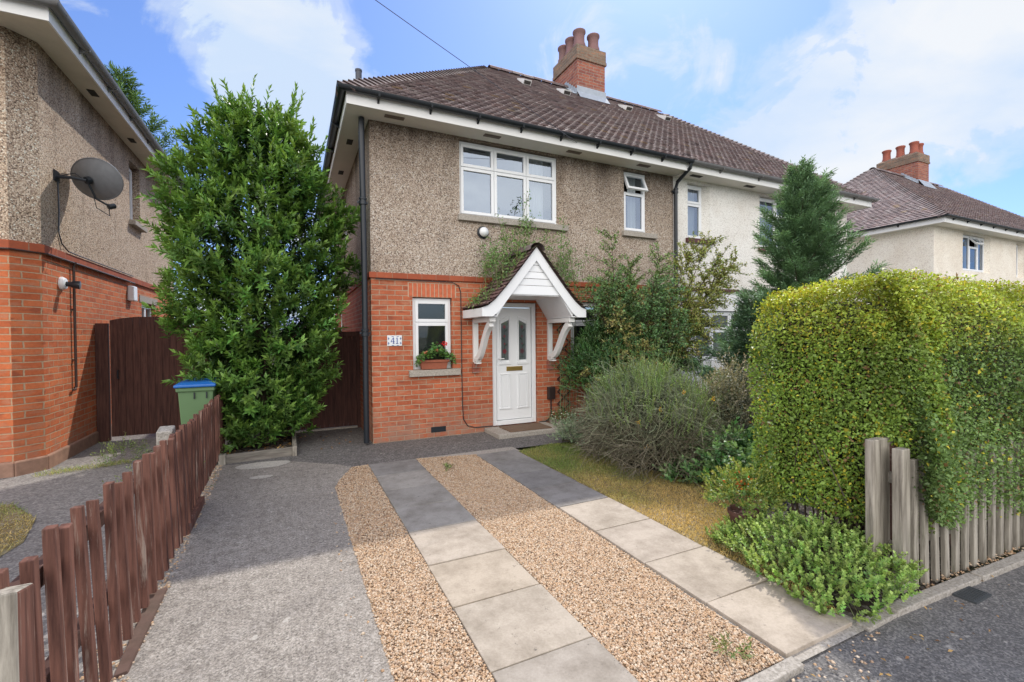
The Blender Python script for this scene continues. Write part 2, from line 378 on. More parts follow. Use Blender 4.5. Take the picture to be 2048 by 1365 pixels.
n1 = w.noise(mp.outputs[0], 1.15, 9, .56, .35); n2 = w.noise(mp.outputs[0], .55, 5, .5, .2)
east = w.math('ADD', w.math('MULTIPLY', D[0], .80), w.math('MULTIPLY', D[1], -.25))      # clouds thicken to the right
low = w.math('SUBTRACT', 1., w.math('MINIMUM', w.math('MAXIMUM', D[2], 0.), 1.))
n1b = w.noise(tc, 7.5, 11, .60, .6)
n1c = w.math('ADD', w.math('MULTIPLY', w.math('SUBTRACT', n1, .5), 1.2), w.math('ADD', -.02, w.math('MULTIPLY', n1b, 1.04)))
cl = w.math('ADD', w.math('ADD', n1c, w.math('MULTIPLY', n2, .45)), w.math('ADD', w.math('MULTIPLY', east, .10), w.math('MULTIPLY', low, .10)))
for dv, rad, wt in (((-0.197,0.890,0.411),10,0.15),((-0.075,0.884,0.462),7,0.08),((-0.014,0.855,0.519),9,0.2),((-0.017,0.914,0.404),9,0.17),((0.056,0.882,0.467),5,0.07),((0.049,0.935,0.352),8,0.2),((0.234,0.795,0.560),9,-0.16),((0.357,0.767,0.533),8,-0.12),((0.605,0.622,0.497),10,-0.18),((0.623,0.641,0.449),5,0.03),((0.729,0.568,0.383),8,0.1),((0.818,0.400,0.413),14,0.1),((0.856,0.293,0.427),10,0.12),((0.785,0.540,0.302),8,0.1),((0.865,0.388,0.317),7,-0.06),((-0.290,0.853,0.433),9,-0.15),((0.728,0.459,0.509),8,-0.05)):      # where the individual clouds and clear patches stand
    dp_ = w.n('ShaderNodeVectorMath', operation='DOT_PRODUCT'); w.l(tc, dp_.inputs[0]); dp_.inputs[1].default_value = dv
    mr_ = w.n('ShaderNodeMapRange', interpolation_type='SMOOTHSTEP'); w.l(dp_.outputs['Value'], mr_.inputs[0]); mr_.inputs[1].default_value = math.cos(R(rad*1.35)); mr_.inputs[2].default_value = 1.
    cl = w.math('ADD', cl, w.math('MULTIPLY', mr_.outputs[0], wt))
mask = w.ramp(cl, [(.74, .03), (.93, .60), (1.10, .96)], 'EASE')
skyb = w.mix(1., sky.outputs[0], (.98, 1.18, 1.64), 'MULTIPLY')
CLOUDK = 7.6; FILL_BANK = 27.
cloudc = w.mix(w.ramp(n1, [(.4, 0.), (.62, 1.)]), (CLOUDK*.72, CLOUDK*.87, CLOUDK*1.08, 1), (CLOUDK*1.0, CLOUDK*1.03, CLOUDK*1.06, 1))
# bright cloud mass added out of view behind the camera to fill the shaded fronts
back = w.n('ShaderNodeMapRange', interpolation_type='SMOOTHSTEP'); w.l(w.math('ADD', w.math('MULTIPLY', D[1], -.88), w.math('MULTIPLY', D[0], -.47)), back.inputs[0]); back.inputs[1].default_value = .0; back.inputs[2].default_value = .75
elev = w.n('ShaderNodeMapRange', interpolation_type='SMOOTHSTEP'); w.l(D[2], elev.inputs[0]); elev.inputs[1].default_value = .0; elev.inputs[2].default_value = .22
fill_bank = w.math('MULTIPLY', w.math('MULTIPLY', back.outputs[0], elev.outputs[0]), w.ramp(w.math('ADD', n1, w.math('MULTIPLY', n2, .3)), [(.40, .45), (.75, 1.)]))
fill_bankc = w.mix(1., (FILL_BANK*1.04, FILL_BANK, FILL_BANK*.95, 1), (1, 1, 1, 1), 'MULTIPLY')
w.l(w.mix(fill_bank, w.mix(mask, skyb, cloudc), fill_bankc), bg.inputs[0]); bg.inputs[1].default_value = .12

# ------------------------------------------------------------------ ground, road, drive
def sheet(name, pts, z, mat, label=None):
    mb = MB(); mb.poly([(x, y, z) for x, y in pts]); o = mb.build(name, mat); 
    if o.data.polygons[0].normal.z < 0: o.data.flip_normals()
    return tag(o, label, None, None, 'structure')
sheet('ground', [(-400,-400), (400,-400), (400,400), (-400,400)], -.06, M['field'])
sheet('road', [(-60,-9), (60,-9), (60,1.40), (-60,1.40)], -.012, M['asphalt'], 'dark grey asphalt road and footway edge in the foreground')
sheet('garden_soil', [(2.6,1.45), (13.4,1.45), (13.4,7.0), (3.9,7.0), (3.9,5.7), (2.6,5.7)], -.008, M['soil'])
sheet('neighbour_drive', [(-9,1.42), (-.86,1.42), (-.93,9.6), (-9,9.6)], -.004, M['neigh_drive'], "dark concrete drive of the left neighbour's house")
sheet('side_passage', [(-.93,5.85), (4.1,5.78), (4.1,7.6), (1.2,7.6), (1.2,20), (-.93,20)], -.004, M['concrete_far'], 'dark weathered concrete path across the front of the house')
drv = sheet('driveway', [(-.90,1.41), (.405,1.41), (.37,5.15), (.44,5.42), (.62,5.84), (.5,6.05), (.2,6.3), (-.1,6.55), (-.93,6.72)], .004, M['concrete'], 'speckled grey concrete driveway strip beside the picket fence')
# shaded pale patches round an old inspection cover
for cx, cy, rx, ry in ((-.37,6.47,.30,.17), (-.36,5.92,.12,.07)):
    mb = MB(); mb.poly([(cx+rx*math.cos(a)*(1+.06*math.sin(3*a)), cy+ry*math.sin(a)*(1+.08*math.cos(2*a+1)), .008) for a in np.linspace(0, 2*math.pi, 28)[:-1]])
    o = mb.build('concrete_patch', M['patch'], drv); o['kind'] = 'structure'
gb1 = [(.40,1.42), (.81,1.42), (.81,5.88), (.62,5.88), (.44,5.42), (.37,5.15)]
gb2 = [(1.40,1.43), (2.14,1.43), (2.18,5.72), (1.40,5.88)]
t = NT('gravel bed'); p = t.pos(); v = t.sep(t.voro(p, 75)); d = t.voro(p, 75, 'Distance')
c = t.ramp(v[0], [(0., (.16,.09,.05)), (.3, (.33,.2,.11)), (.6, (.46,.33,.22)), (.85, (.6,.5,.4))], 'CONSTANT')
c = t.mix(t.ramp(d, [(.2, 0.), (.9, .7)]), c, (.12,.085,.06)); t.bump(t.math('MULTIPLY', d, -1.), 1., .012); M['gravel'] = t.set(c, .85, 0, .25)
for g in (gb1, gb2): sheet('gravel_bed', g, .002, M['gravel'])
sheet('driveway_base', [(.4,1.385),(2.80,1.385),(2.80,5.9),(.4,5.9)], -.002, M['kerb'])
def pip(P, poly):
    x, y = P[:,0], P[:,1]; ins = np.zeros(len(P), bool); n = len(poly)
    for i in range(n):
        (x0,y0),(x1,y1) = poly[i], poly[(i+1) % n]
        c = ((y0 > y) != (y1 > y)) & (x < (x1-x0)*(y-y0)/(y1-y0+1e-12)+x0); ins ^= c
    return ins
def scatter(poly, n):
    a = np.array(poly); lo, hi = a.min(0), a.max(0); P = RNG.uniform(lo, hi, (int(n*2.2), 2)); return P[pip(P, poly)][:n]
def pebbles(name, P, z, size, parent=None):
    n = len(P); s = size*RNG.uniform(.6, 1.5, n)[:,None]
    base = np.array([(1,0,0),(0,1,0),(-1,0,0),(0,-1,0),(0,0,.7),(0,0,-.7)], float)
    yawr = RNG.uniform(0, 6.28, n); cs, sn = np.cos(yawr)[:,None], np.sin(yawr)[:,None]
    j = base[None] * RNG.uniform(.65, 1.25, (n,6,1)); j[:,:,0] *= 1.25
    X = j[:,:,0]*cs - j[:,:,1]*sn; Y = j[:,:,0]*sn + j[:,:,1]*cs; Z = j[:,:,2] + .35*RNG.normal(size=(n,1))*X*.6
    V = np.stack([P[:,:1]+X*s, P[:,1:2]+Y*s, z+s*.25+Z*s], -1).reshape(-1,3)
    f = np.array([(0,1,4),(1,2,4),(2,3,4),(3,0,4),(1,0,5),(2,1,5),(3,2,5),(0,3,5)])
    F = (f[None] + 6*np.arange(n)[:,None,None]).reshape(-1,3)
    pal = np.array([(.66,.53,.42),(.54,.36,.21),(.44,.26,.14),(.76,.69,.60),(.40,.25,.16),(.60,.47,.35),(.70,.60,.49),(.30,.20,.15),(.62,.41,.25)])
    c = pal[RNG.integers(0, len(pal), n)]*RNG.uniform(.75, 1.05, (n,1))*.65*np.array((1.,.96,.9)) + .35*np.array((.52,.39,.27))
    return np_mesh(name, V, F, M['pebble'], parent, np.repeat(c, 6, 0), smooth=True)
GP = np.concatenate([scatter(gb1, 32000), scatter(gb2, 64000)])
nearw = RNG.uniform(0, 1, len(GP)) < np.clip(1.6 - GP[:,1]*.2, .45, 1)
tag(pebbles('gravel', GP[nearw], .004, .0062), 'golden brown gravel filling the strips between the paving slabs', 'gravel', None, 'stuff')
sp = np.concatenate([scatter([(-.93,2.6),(-.72,2.6),(-.82,6.7),(-.95,6.7)], 1100), scatter([(1.5,1.1),(2.3,1.1),(2.9,1.38),(1.5,1.42)], 110), scatter([(.2,1.5),(.42,1.5),(.4,5),(.25,5)], 60), scatter([(.8,1.45),(1.42,1.45),(1.42,5.8),(.8,5.8)], 60), scatter([(3.3,1.40),(6,1.30),(6,1.48),(3.3,1.5)], 500)])
tag(pebbles('stray_pebbles', sp, .004, .0075), 'loose pebbles and grit along the foot of the fence and kerb', 'pebbles', None, 'stuff')

# paving slabs
def m_slab():
    t = NT('paving slab'); p = t.pos(); a = t.n('ShaderNodeAttribute', attribute_name='tint'); n = t.noise(p, 75, 5, .75)
    c = t.mix(n, t.mix(1., a.outputs['Color'], (.72,.71,.70), 'MULTIPLY'), t.mix(1., a.outputs['Color'], (1.25,1.25,1.25), 'MULTIPLY'))
    b = t.ramp(t.noise(p, 3.1, 8, .75), [(.42, 0.), (.66, .8)]); c = t.mix(b, c, t.mix(1., c, (.55,.53,.5), 'MULTIPLY'))
    s = t.ramp(t.noise(p, 19, 4, .8), [(.64, 0.), (.70, .7)]); c = t.mix(s, c, (.07,.065,.06))
    t.bump(n, .35, .003); return t.set(c, .85, 0, .25)
M['slab'] = m_slab()
def slab(parent, x0, x1, y0, y1, zt, c):
    mb = MB(); k = .005; j = lambda: random.uniform(-.004, .004)
    a = [(x0+k+j(), y0+k+j()), (x1-k+j(), y0+k+j()), (x1-k+j(), y1-k+j()), (x0+k+j(), y1-k+j())]
    tl = [random.uniform(-.003, .003) for _ in a]
    vs = [(x, y, -.03) for x, y in a] + [(x, y, zt+d) for (x, y), d in zip(a, tl)]
    mb.add(vs, [(4,5,6,7),(0,1,5,4),(1,2,6,5),(2,3,7,6),(3,0,4,7)])
    o = mb.build('paving_slab', M['slab'], parent, bevel=.004)
    at = o.data.color_attributes.new('tint', 'FLOAT_COLOR', 'POINT'); at.data.foreach_set('color', list((*c, 1))*8)
path = bpy.data.objects.new('path', None); link(path); tag(path, 'two straight tracks of square paving slabs up the gravel drive', None, None, 'structure')
LJ = [5.85,5.32,4.77,4.22,3.67,3.08,2.54,1.97,1.42]; RJ = [5.66,5.22,4.68,4.13,3.58,3.01,2.44,1.92,1.43]
pale, dark = (.455,.395,.33), (.27,.255,.24)  # far slabs: weathering, plus the house shadow put into their tint
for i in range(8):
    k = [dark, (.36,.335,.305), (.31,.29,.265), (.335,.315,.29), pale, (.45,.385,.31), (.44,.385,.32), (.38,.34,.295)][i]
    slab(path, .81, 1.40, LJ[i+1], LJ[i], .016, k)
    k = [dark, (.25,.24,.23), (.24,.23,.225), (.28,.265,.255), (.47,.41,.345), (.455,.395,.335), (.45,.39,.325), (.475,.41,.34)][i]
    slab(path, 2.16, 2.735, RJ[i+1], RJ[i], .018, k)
# concrete edging between the garden, drive and road
mb = MB()
for i in range(9):
    x0 = 3.05 + i*.92; y0 = 1.375 - .055*(x0-3.05)*.9; y1 = 1.375 - .055*(x0+.9-3.05)*.9
    mb.prism([(x0,y0,-.06), (x0+.9,y1,-.06), (x0+.9,y1+.07,-.06), (x0,y0+.07,-.06)], (0,0,.085+random.uniform(-.004,.004)))
mb.prism([(2.76,1.372,-.06),(3.045,1.375,-.06),(3.045,1.445,-.06),(2.76,1.44,-.06)], (0,0,.07))
for x0, x1 in ((1.42,2.17),): mb.prism([(x0,1.335,-.06), (x1,1.35,-.06), (x1,1.415,-.06), (x0,1.40,-.06)], (0,0,.082))
tag(mb.build('kerb', M['kerb'], bevel=.006), 'narrow pale concrete kerb edging along the road', None, None, 'structure')
# drain cover
mb = MB(); mb.box(3.60,1.235,-.012,3.80,1.345,.0)
for i in range(8): mb.box(3.615+i*.023,1.25,0,3.615+i*.023+.012,1.33,.005)
tag(mb.build('drain_cover', m_plain('iron cover', (.055,.06,.065), .55, .25, 30)), 'small dark rectangular iron drain cover set in the asphalt', 'drain cover')

# ------------------------------------------------------------------ building helpers
def wall(mb, p0, du, W, z0, z1, holes, dep, rv_mb=None):
    """upright wall from p0 along du; holes (u0,u1,z0,z1) with reveals going inward by dep (vector)"""
    p0 = Vector((p0[0], p0[1], 0)); du = Vector(du)
    us = sorted({0., W, *[h[0] for h in holes], *[h[1] for h in holes]}); zs = sorted({z0, z1, *[min(max(h[2], z0), z1) for h in holes], *[min(max(h[3], z0), z1) for h in holes]})
    P = lambda u, z, d=Vector((0,0,0)): p0 + du*u + Vector((0,0,z)) + d
    for a, b in zip(us, us[1:]):
        for c, d in zip(zs, zs[1:]):
            mu, mz = (a+b)/2, (c+d)/2
            if not any(h[0] < mu < h[1] and h[2] < mz < h[3] for h in holes):
                mb.quad(P(a,c), P(b,c), P(b,d), P(a,d))
    dep = Vector(dep)
    for (a, b, c, d) in holes:
        lo, hi = max(c, z0), min(d, z1)
        if lo >= hi: continue
        mb.quad(P(a,lo), P(a,hi), P(a,hi,dep), P(a,lo,dep)); mb.quad(P(b,lo), P(b,lo,dep), P(b,hi,dep), P(b,hi))
        if hi == d: mb.quad(P(a,d), P(b,d), P(b,d,dep), P(a,d,dep))
        if lo == c: mb.quad(P(a,c), P(a,c,dep), P(b,c,dep), P(b,c))

def window(parent, p0, du, nin, w, z0, z1, layout, glass='glass', curtain=None, opened=None, frame='upvc', room=True):
    """frame with panes; p0 = outer lower-left on the frame plane; nin = inward unit; layout = list of (u0,u1,v0,v1) fractions"""
    p0 = Vector((p0[0], p0[1], 0)); du = Vector(du); nin = Vector(nin); fz = Vector((0,0,1)); T = .052
    mb = MB(); fr = None
    def bar(u0, u1, v0, v1, d0=0., d1=.06, b=mb):
        b.obox(p0 + du*((u0+u1)/2) + fz*((v0+v1)/2) + nin*((d0+d1)/2), du*(u1-u0)/2, nin*(d1-d0)/2, fz*(v1-v0)/2)
    bar(0,T,z0,z1); bar(w-T,w,z0,z1); bar(T,w-T,z0,z0+T); bar(T,w-T,z1-T,z1)
    rects = []
    for (a, b, c, d) in layout:
        a, b, c, d = a*w, b*w, z0+c*(z1-z0), z0+d*(z1-z0)
        if a > .01: bar(a-.018, a+.018, c+.001, d-.001, .002, .058)
        if c > z0+.01: bar(a+.018, b-.018, c-.018, c+.018, .002, .058)
        rects.append((a, b, c, d))
    o = mb.build('window', M[frame], parent, bevel=.004)
    for i, (a, b, c, d) in enumerate(rects):
        s = .034 if True else 0
        a1, b1, c1, d1 = a+(T if a < .01 else .018), b-(T if b > w-.01 else .018), c+(T if c < z0+.01 else .018), d-(T if d > z1-.01 else .018)
        tilt = opened if (opened and i in opened) else None
        sb = MB(); ang = R(opened[i]) if tilt else 0.
        out = lambda v, dd: (p0 + nin*(dd) + fz*v) if not ang else (p0 + fz*(d1 - (d1-v)*math.cos(ang)) - nin*((d1-v)*math.sin(ang) - dd))
        def sbar(u0, u1, v0, v1):
            c0, c1_, = out((v0+v1)/2, -.006), None
            axv = (out(v1, 0) - out(v0, 0))/2; axn = axv.cross(du).normalized()*.022
            sb.obox(c0 + du*((u0+u1)/2) + nin*.012, du*(u1-u0)/2, axn, axv)
        e = .036; x = .012 if True else 0
        sbar(a1-x, a1+e, c1-x, d1+x); sbar(b1-e, b1+x, c1-x, d1+x); sbar(a1+e, b1-e, c1-x, c1+e); sbar(a1+e, b1-e, d1-e, d1+x)
        sb.build('sash', M[frame], o, bevel=.004)
        g = MB(); dd = .012
        g.quad(*[out(v, dd) + du*u for u, v in ((a1+e-.004,c1+e-.004),(b1-e+.004,c1+e-.004),(b1-e+.004,d1-e+.004),(a1+e-.004,d1-e+.004))])
        g.build('pane', M[glass], o, fix=False)
    if room:
        rm = MB(); P = lambda u, z, d: p0 + du*u + fz*z + nin*d
        rm.quad(P(-.3,z0-.3,.9), P(w+.3,z0-.3,.9), P(w+.3,z1+.2,.9), P(-.3,z1+.2,.9))
        ro = rm.build('room_backing', M['room'], o, fix=False)
    if curtain:
        for (u0, u1) in curtain:
            n = max(8, int((u1-u0)*60)); cb = MB()
            ps = [(u0+(u1-u0)*i/n, .13+.022*math.sin(i*1.25)+.008*math.sin(i*3.1)) for i in range(n+1)]
            for (a, da), (b, db) in zip(ps, ps[1:]):
                cb.quad(p0+du*a+nin*da+fz*(z0+.01), p0+du*b+nin*db+fz*(z0+.01), p0+du*b+nin*db+fz*(z1-.02), p0+du*a+nin*da+fz*(z1-.02))
            cb.build('curtain', M['curtain'], o, smooth=True, fix=False)
    return o
def jamb(mb, xf, yf, xo, yo, z0, z1):      # splayed side of a window opening
    mb.prism([(xf,yf,z0),(xo+.004,yo,z0),(xo+.004,yf+.08,z0),(xf,yf+.08,z0)], (0,0,z1-z0))
def sill(win, p0, du, nout, u0, u1, zt, mat, th=.10, pr=.07, back=.06):
    p0 = Vector((p0[0], p0[1], 0)); du = Vector(du); n = Vector(nout); mb = MB()
    a = p0 + du*u0; q = [a - n*back + Vector((0,0,zt+.012)), a + n*pr + Vector((0,0,zt-.004)), a + n*pr + Vector((0,0,zt-th)), a - n*back + Vector((0,0,zt-th))]
    mb.prism(q, du*(u1-u0)); return mb.build('sill', mat, win, bevel=.006)
L1 = [(0,.34,0,.66), (.34,.67,0,.66), (.67,1,0,.66), (0,.34,.66,1), (.34,.67,.66,1), (.67,1,.66,1)]
L2 = [(0,1,0,.66), (0,1,.66,1)]

TILEC = 1.3*np.array([(.170,.132,.132),(.19,.152,.15),(.145,.110,.112),(.178,.130,.126),(.21,.178,.174),(.155,.124,.126)])
def tiles(name, e0, a, s, lo, hi, Lmax, parent, tw=.165, ga=.108, tone=1., clip=None, skip=None):
    """courses of cambered tiles on a slope; lo(v), hi(v) limits along a"""
    e0 = np.array(e0, float); a = np.array(a, float); s = np.array(s, float); nrm = unit(np.cross(a, s))
    if nrm[2] < 0: nrm = -nrm
    V = []; C = []
    rows = int(Lmax/ga)+1
    for r_ in range(rows):
        v = r_*ga; v2 = min(v+ga*1.35, Lmax); l, h = lo(min(v+ga*.5, Lmax)), hi(min(v+ga*.5, Lmax))
        if h-l < .02: continue
        us = np.arange(math.floor(l/tw)-1, math.ceil(h/tw)+1)*tw + (tw/2 if r_ % 2 else 0)
        for u0 in us:
            ua, ub = max(u0, l), min(u0+tw-.004, h)
            if ub-ua < .012: continue
            if clip:
                ua, ub = max(ua, clip[0]), min(ub, clip[1])
                if ub-ua < .012: continue
            if skip and skip((ua+ub)/2, v): continue
            dz = random.uniform(0, .006); sk = random.uniform(-.003, .003)
            row = []
            for q in (0, .33, .67, 1.):
                u = ua + (ub-ua)*q; cam_ = .0 if q in (0, 1.) else .006
                row.append((u, cam_))
            top = [e0 + a*u + s*(v+sk) + nrm*(.030+dz+c) for u, c in row]; back = [e0 + a*u + s*v2 + nrm*(.006+c*.6) for u, c in row]
            bot = [e0 + a*u + s*(v+sk) + nrm*(.012+dz+c) for u, c in row]
            for i in range(3):
                V += [top[i], top[i+1], back[i+1], back[i]]; V += [bot[i], bot[i+1], top[i+1], top[i]]
            c = TILEC[random.randrange(len(TILEC))]*random.uniform(.86, 1.15)*tone; rr_ = random.random()
            if rr_ < .014: c = c*.5 + np.array((.15,.10,.04))
            elif rr_ < .03: c = c*.62
            elif rr_ < .045: c = c*1.35
            C.append(np.repeat(c[None], 24, 0))
    V = np.array(V); F = np.arange(len(V)).reshape(-1,4)
    return V, F, np.concatenate(C)
def merge(name, parts, mat, parent):
    Vs, Fs, Cs = [], [], []; b = 0
    for V, F, C in parts: Vs.append(V); Fs.append(F+b); Cs.append(C); b += len(V)
    return np_mesh(name, np.concatenate(Vs), np.concatenate(Fs), mat, parent, np.concatenate(Cs))
def quadpart(qs, c):
    V = np.array([p for q in qs for p in q], float); return V, np.arange(len(V)).reshape(-1,4), np.repeat(np.array(c)[None], len(V), 0)
def bonnets(p0, p1, sideA, sideB, step=.13, w=.19, h=.075):
    """hip tiles from p0 (eave) to p1 (ridge); sideA/sideB unit vectors down each slope across the hip"""
    p0, p1, A, B = (np.array(x, float) for x in (p0, p1, sideA, sideB)); d = p1-p0; L = np.linalg.norm(d); d /= L
    upv = unit(-(A+B)); V = []; C = []
    for i in range(int(L/step)):
        s0 = p0 + d*(i*step); s1 = p0 + d*(i*step + step*1.5)
        f = [s0+A*w+upv*.03, s0+A*w*.55+upv*(h*.9), s0+upv*(h+.03), s0+B*w*.55+upv*(h*.9), s0+B*w+upv*.03]
        g = [s1+A*w*.8, s1+A*w*.5+upv*.02, s1+upv*(h*.6), s1+B*w*.5+upv*.02, s1+B*w*.8]
        dn = [q - upv*.05 for q in f]; c = TILEC[random.randrange(len(TILEC))]*random.uniform(.6, .95)
        for k in range(4): V += [f[k], f[k+1], g[k+1], g[k]]; V += [dn[k], dn[k+1], f[k+1], f[k]]
        C.append(np.repeat(c[None], 32, 0))
    V = np.array(V); return V, np.arange(len(V)).reshape(-1,4), np.concatenate(C)
def ridge(p0, p1, n1, n2, step=.3):
    p0, p1 = np.array(p0, float), np.array(p1, float); d = p1-p0; L = np.linalg.norm(d); d /= L; side = unit(np.cross(d, [0,0,1.])); V = []; C = []
    for i in range(int(L/step)+1):
        s0 = p0 + d*(i*step); s1 = p0 + d*min(L, i*step+step-.008); dz = random.uniform(0, .008)
        for k in range(6):
            q = [np.array(s) + side*.13*math.cos(math.pi*m/6) + np.array([0,0,.11*math.sin(math.pi*m/6)-.03+dz]) for s in (s0, s1) for m in (k, k+1)]
            V += [q[0], q[1], q[3], q[2]]
        C.append(np.repeat((TILEC[random.randrange(len(TILEC))]*random.uniform(.75,1.05))[None], 24, 0))
    V = np.array(V); return V, np.arange(len(V)).reshape(-1,4), np.concatenate(C)

CS, SN = math.cos(R(39.8)), math.sin(R(39.8)); TN = SN/CS
def hip_roof(parent, xl, xr, yf, yb, z, part, tone=1.):
    """part: 'left','right','all' of a hipped pair; visible slopes tiled, hidden ones plain"""
    dp = (yb-yf)/2; ym = yf+dp; zr = z+dp*TN; Ls = dp/CS; W = xr-xl; xm = (xl+xr)/2; out = []
    ca, cb = (0, W/2) if part == 'left' else (W/2, W) if part == 'right' else (0, W)
    out.append(tiles('', (xl,yf,z), (1,0,0), (0,CS,SN), lambda v: v*CS, lambda v: W-v*CS, Ls, None, clip=(ca, cb), tone=tone))
    x0, x1 = (xl, xm) if part == 'left' else (xm, xr) if part == 'right' else (xl, xr)
    A_, B_ = (xl+dp, ym, zr-.012), (xr-dp, ym, zr-.012); dk = np.array((.1,.06,.05))*tone; z_ = z-.012
    if part in ('left', 'all'):
        out.append(tiles('', (xl,yb,z), (0,-1,0), (CS,0,SN), lambda v: v*CS, lambda v: (yb-yf)-v*CS, Ls, None, tone=tone))
        out.append(bonnets((xl,yf,z), (xl+dp,ym,zr), unit(np.array((1.,0,0)) + np.array((0,-.3,-.25))), unit(np.array((0,1.,0)) + np.array((-.3,0,-.25)))))
        out.append(bonnets((xl,yb,z), (xl+dp,ym,zr), unit(np.array((1.,0.3,-.25))), unit(np.array((-.3,-1.,-.25)))))
        out.append(quadpart([((xl,yf,z_),(xl,yb,z_),A_,A_)], dk))
    if part in ('right', 'all'):
        out.append(tiles('', (xr,yf,z), (0,1,0), (-CS,0,SN), lambda v: v*CS, lambda v: (yb-yf)-v*CS, Ls, None, tone=tone))
        out.append(bonnets((xr,yf,z), (xr-dp,ym,zr), unit(np.array((-1.,-.3,-.25))), unit(np.array((.3,1.,-.25)))))
        out.append(quadpart([((xr,yb,z_),(xr,yf,z_),B_,B_)], dk))
    ra, rb = max(x0, xl+dp), min(x1, xr-dp)
    lo0 = x0 if part == 'right' else xl; hi0 = x1 if part == 'left' else xr
    out.append(quadpart([((lo0,yf,z_),(hi0,yf,z_),(rb,ym,zr-.012),(ra,ym,zr-.012)), ((hi0,yb,z_),(lo0,yb,z_),(ra,ym,zr-.012),(rb,ym,zr-.012))], dk))
    out.append(ridge((ra,ym,zr), (rb,ym,zr), None, None))
    return merge('roof', out, M['tile'], parent)

def gutter(parent, pts, mat, r=.06, name='gutter'):
    """half-round channel along pts (at rim height) plus brackets"""
    mb = MB(); P = [Vector(p) for p in pts]; n = 9; rings = []
    for i, p in enumerate(P):
        d1 = (P[i]-P[i-1]).normalized() if i else (P[1]-P[0]).normalized(); d2 = (P[i+1]-P[i]).normalized() if i < len(P)-1 else d1
        t_ = (d1+d2).normalized(); side = t_.cross(Vector((0,0,1))).normalized(); k = 1/max(.3, side.dot(d1.cross(Vector((0,0,1))).normalized()))
        rings.append([p + side*k*r*math.cos(math.pi*j/(n-1)) - Vector((0,0,r*math.sin(math.pi*j/(n-1)))) for j in range(n)] + [p + side*k*(r-.006)*math.cos(math.pi*j/(n-1)) - Vector((0,0,(r-.006)*math.sin(math.pi*j/(n-1)))) for j in range(n-1,-1,-1)])
    m_ = 2*n
    mb.add([q for rg in rings for q in rg], [(i*m_+j, i*m_+(j+1) % m_, (i+1)*m_+(j+1) % m_, (i+1)*m_+j) for i in range(len(P)-1) for j in range(m_)])
    return mb.build(name, mat, parent, smooth=True)
def gut_brackets(g, p0, p1, n, out, mat, r=.06):
    p0, p1, out = Vector(p0), Vector(p1), Vector(out)
    for i in range(n):
        p = p0.lerp(p1, (i+.5)/n); mb = MB(); d = (p1-p0).normalized()*.014
        prof = [p - out*.058 + Vector((0,0,-.11)), p - out*.058 + Vector((0,0,-.0)), p + out*.066, p + out*.05 - Vector((0,0,.055)), p - Vector((0,0,.072))]
        mb.prism([q - d for q in prof], d*2); mb.build('gutter_bracket', mat, g)
def eaves(parent, xl, xr, yf, yb, wx0, wx1, wyf, wyb, zs, mat_s, mat_f, sides='flr'):
    """flat soffit and fascia boards round a roof"""
    mb = MB()
    mb.box(xl+.02, yf+.02, zs, xr-(.02 if 'r' in sides else 0), wyf-.004, zs+.02)
    if 'l' in sides: mb.box(xl+.02, wyf-.004, zs, wx0-.004, yb-.02, zs+.02)
    if 'r' in sides: mb.box(wx1+.004, wyf-.004, zs, xr-.02, yb-.02, zs+.02)
    mb.build('soffit', mat_s, parent)
    mb = MB(); fh = .155
    mb.box(xl, yf, zs-.008, xr, yf+.02, zs+fh)
    if 'l' in sides: mb.box(xl, yf+.02, zs-.008, xl+.02, yb, zs+fh)
    if 'r' in sides: mb.box(xr-.02, yf+.02, zs-.008, xr, yb, zs+fh)
    mb.build('fascia', mat_f, parent)
def vents(parent, spots, zs, mat, along='x'):
    for x, y in spots:
        mb = MB(); a, b = (.14, .045) if along == 'x' else (.045, .10)
        mb.box(x-a, y-b, zs-.010, x+a, y+b, zs-.001)
        n = 7
        for i in range(n):
            if along == 'x': mb.box(x-a+.02+i*.036, y-b+.012, zs-.014, x-a+.02+i*.036+.02, y+b-.012, zs-.010)
            else: mb.box(x-a+.01, y-b+.02+i*.024, zs-.014, x+a-.01, y-b+.02+i*.024+.012, zs-.010)
        mb.build('soffit_vent', mat, parent)
def pot(parent, x, y, z, h=.5, mat='pot', r=.15):
    mb = MB(); mb.lathe((x,y,z), [(r*1.12,-.04),(r*1.08,.05),(r*.95,.08),(r*.9,h*.55),(r*.95,h-.09),(r*1.12,h-.06),(r*1.12,h-.015),(r*1.0,h),(r*.8,h),(r*.72,h-.12)], 18)
    return mb.build('chimney_pot', M[mat], parent, smooth=True)
def chimney(parent, x0, x1, y0, y1, zb, zm, zt, bm, cm, pots, potmat, ph=.5, flash=True, zroof=None):
    c = MB(); c.box(x0, y0, zb, x1, y1, zm); o = c.build('chimney', bm, parent)
    c = MB(); c.box(x0-.035, y0-.035, zm-.0, x1+.035, y1+.035, zm+.075); c.box(x0-.022, y0-.022, zm+.075, x1+.022, y1+.022, zt-.05)
    for (a, b) in (((x0-.02, y0-.02), (x1+.02, y1+.02)),):
        q = [(a[0],a[1],zt-.05),(b[0],a[1],zt-.05),(b[0],b[1],zt-.05),(a[0],b[1],zt-.05)]; k = .14
        tq = [(a[0]+k,a[1]+k,zt+.05),(b[0]-k,a[1]+k,zt+.05),(b[0]-k,b[1]-k,zt+.05),(a[0]+k,b[1]-k,zt+.05)]
        c.add(q+tq, [(0,1,5,4),(1,2,6,5),(2,3,7,6),(3,0,4,7),(4,5,6,7)])
    c.build('chimney_cap', cm, o)
    for px, py in pots: pot(o, px, py, zt+.04, ph, potmat)
    return o
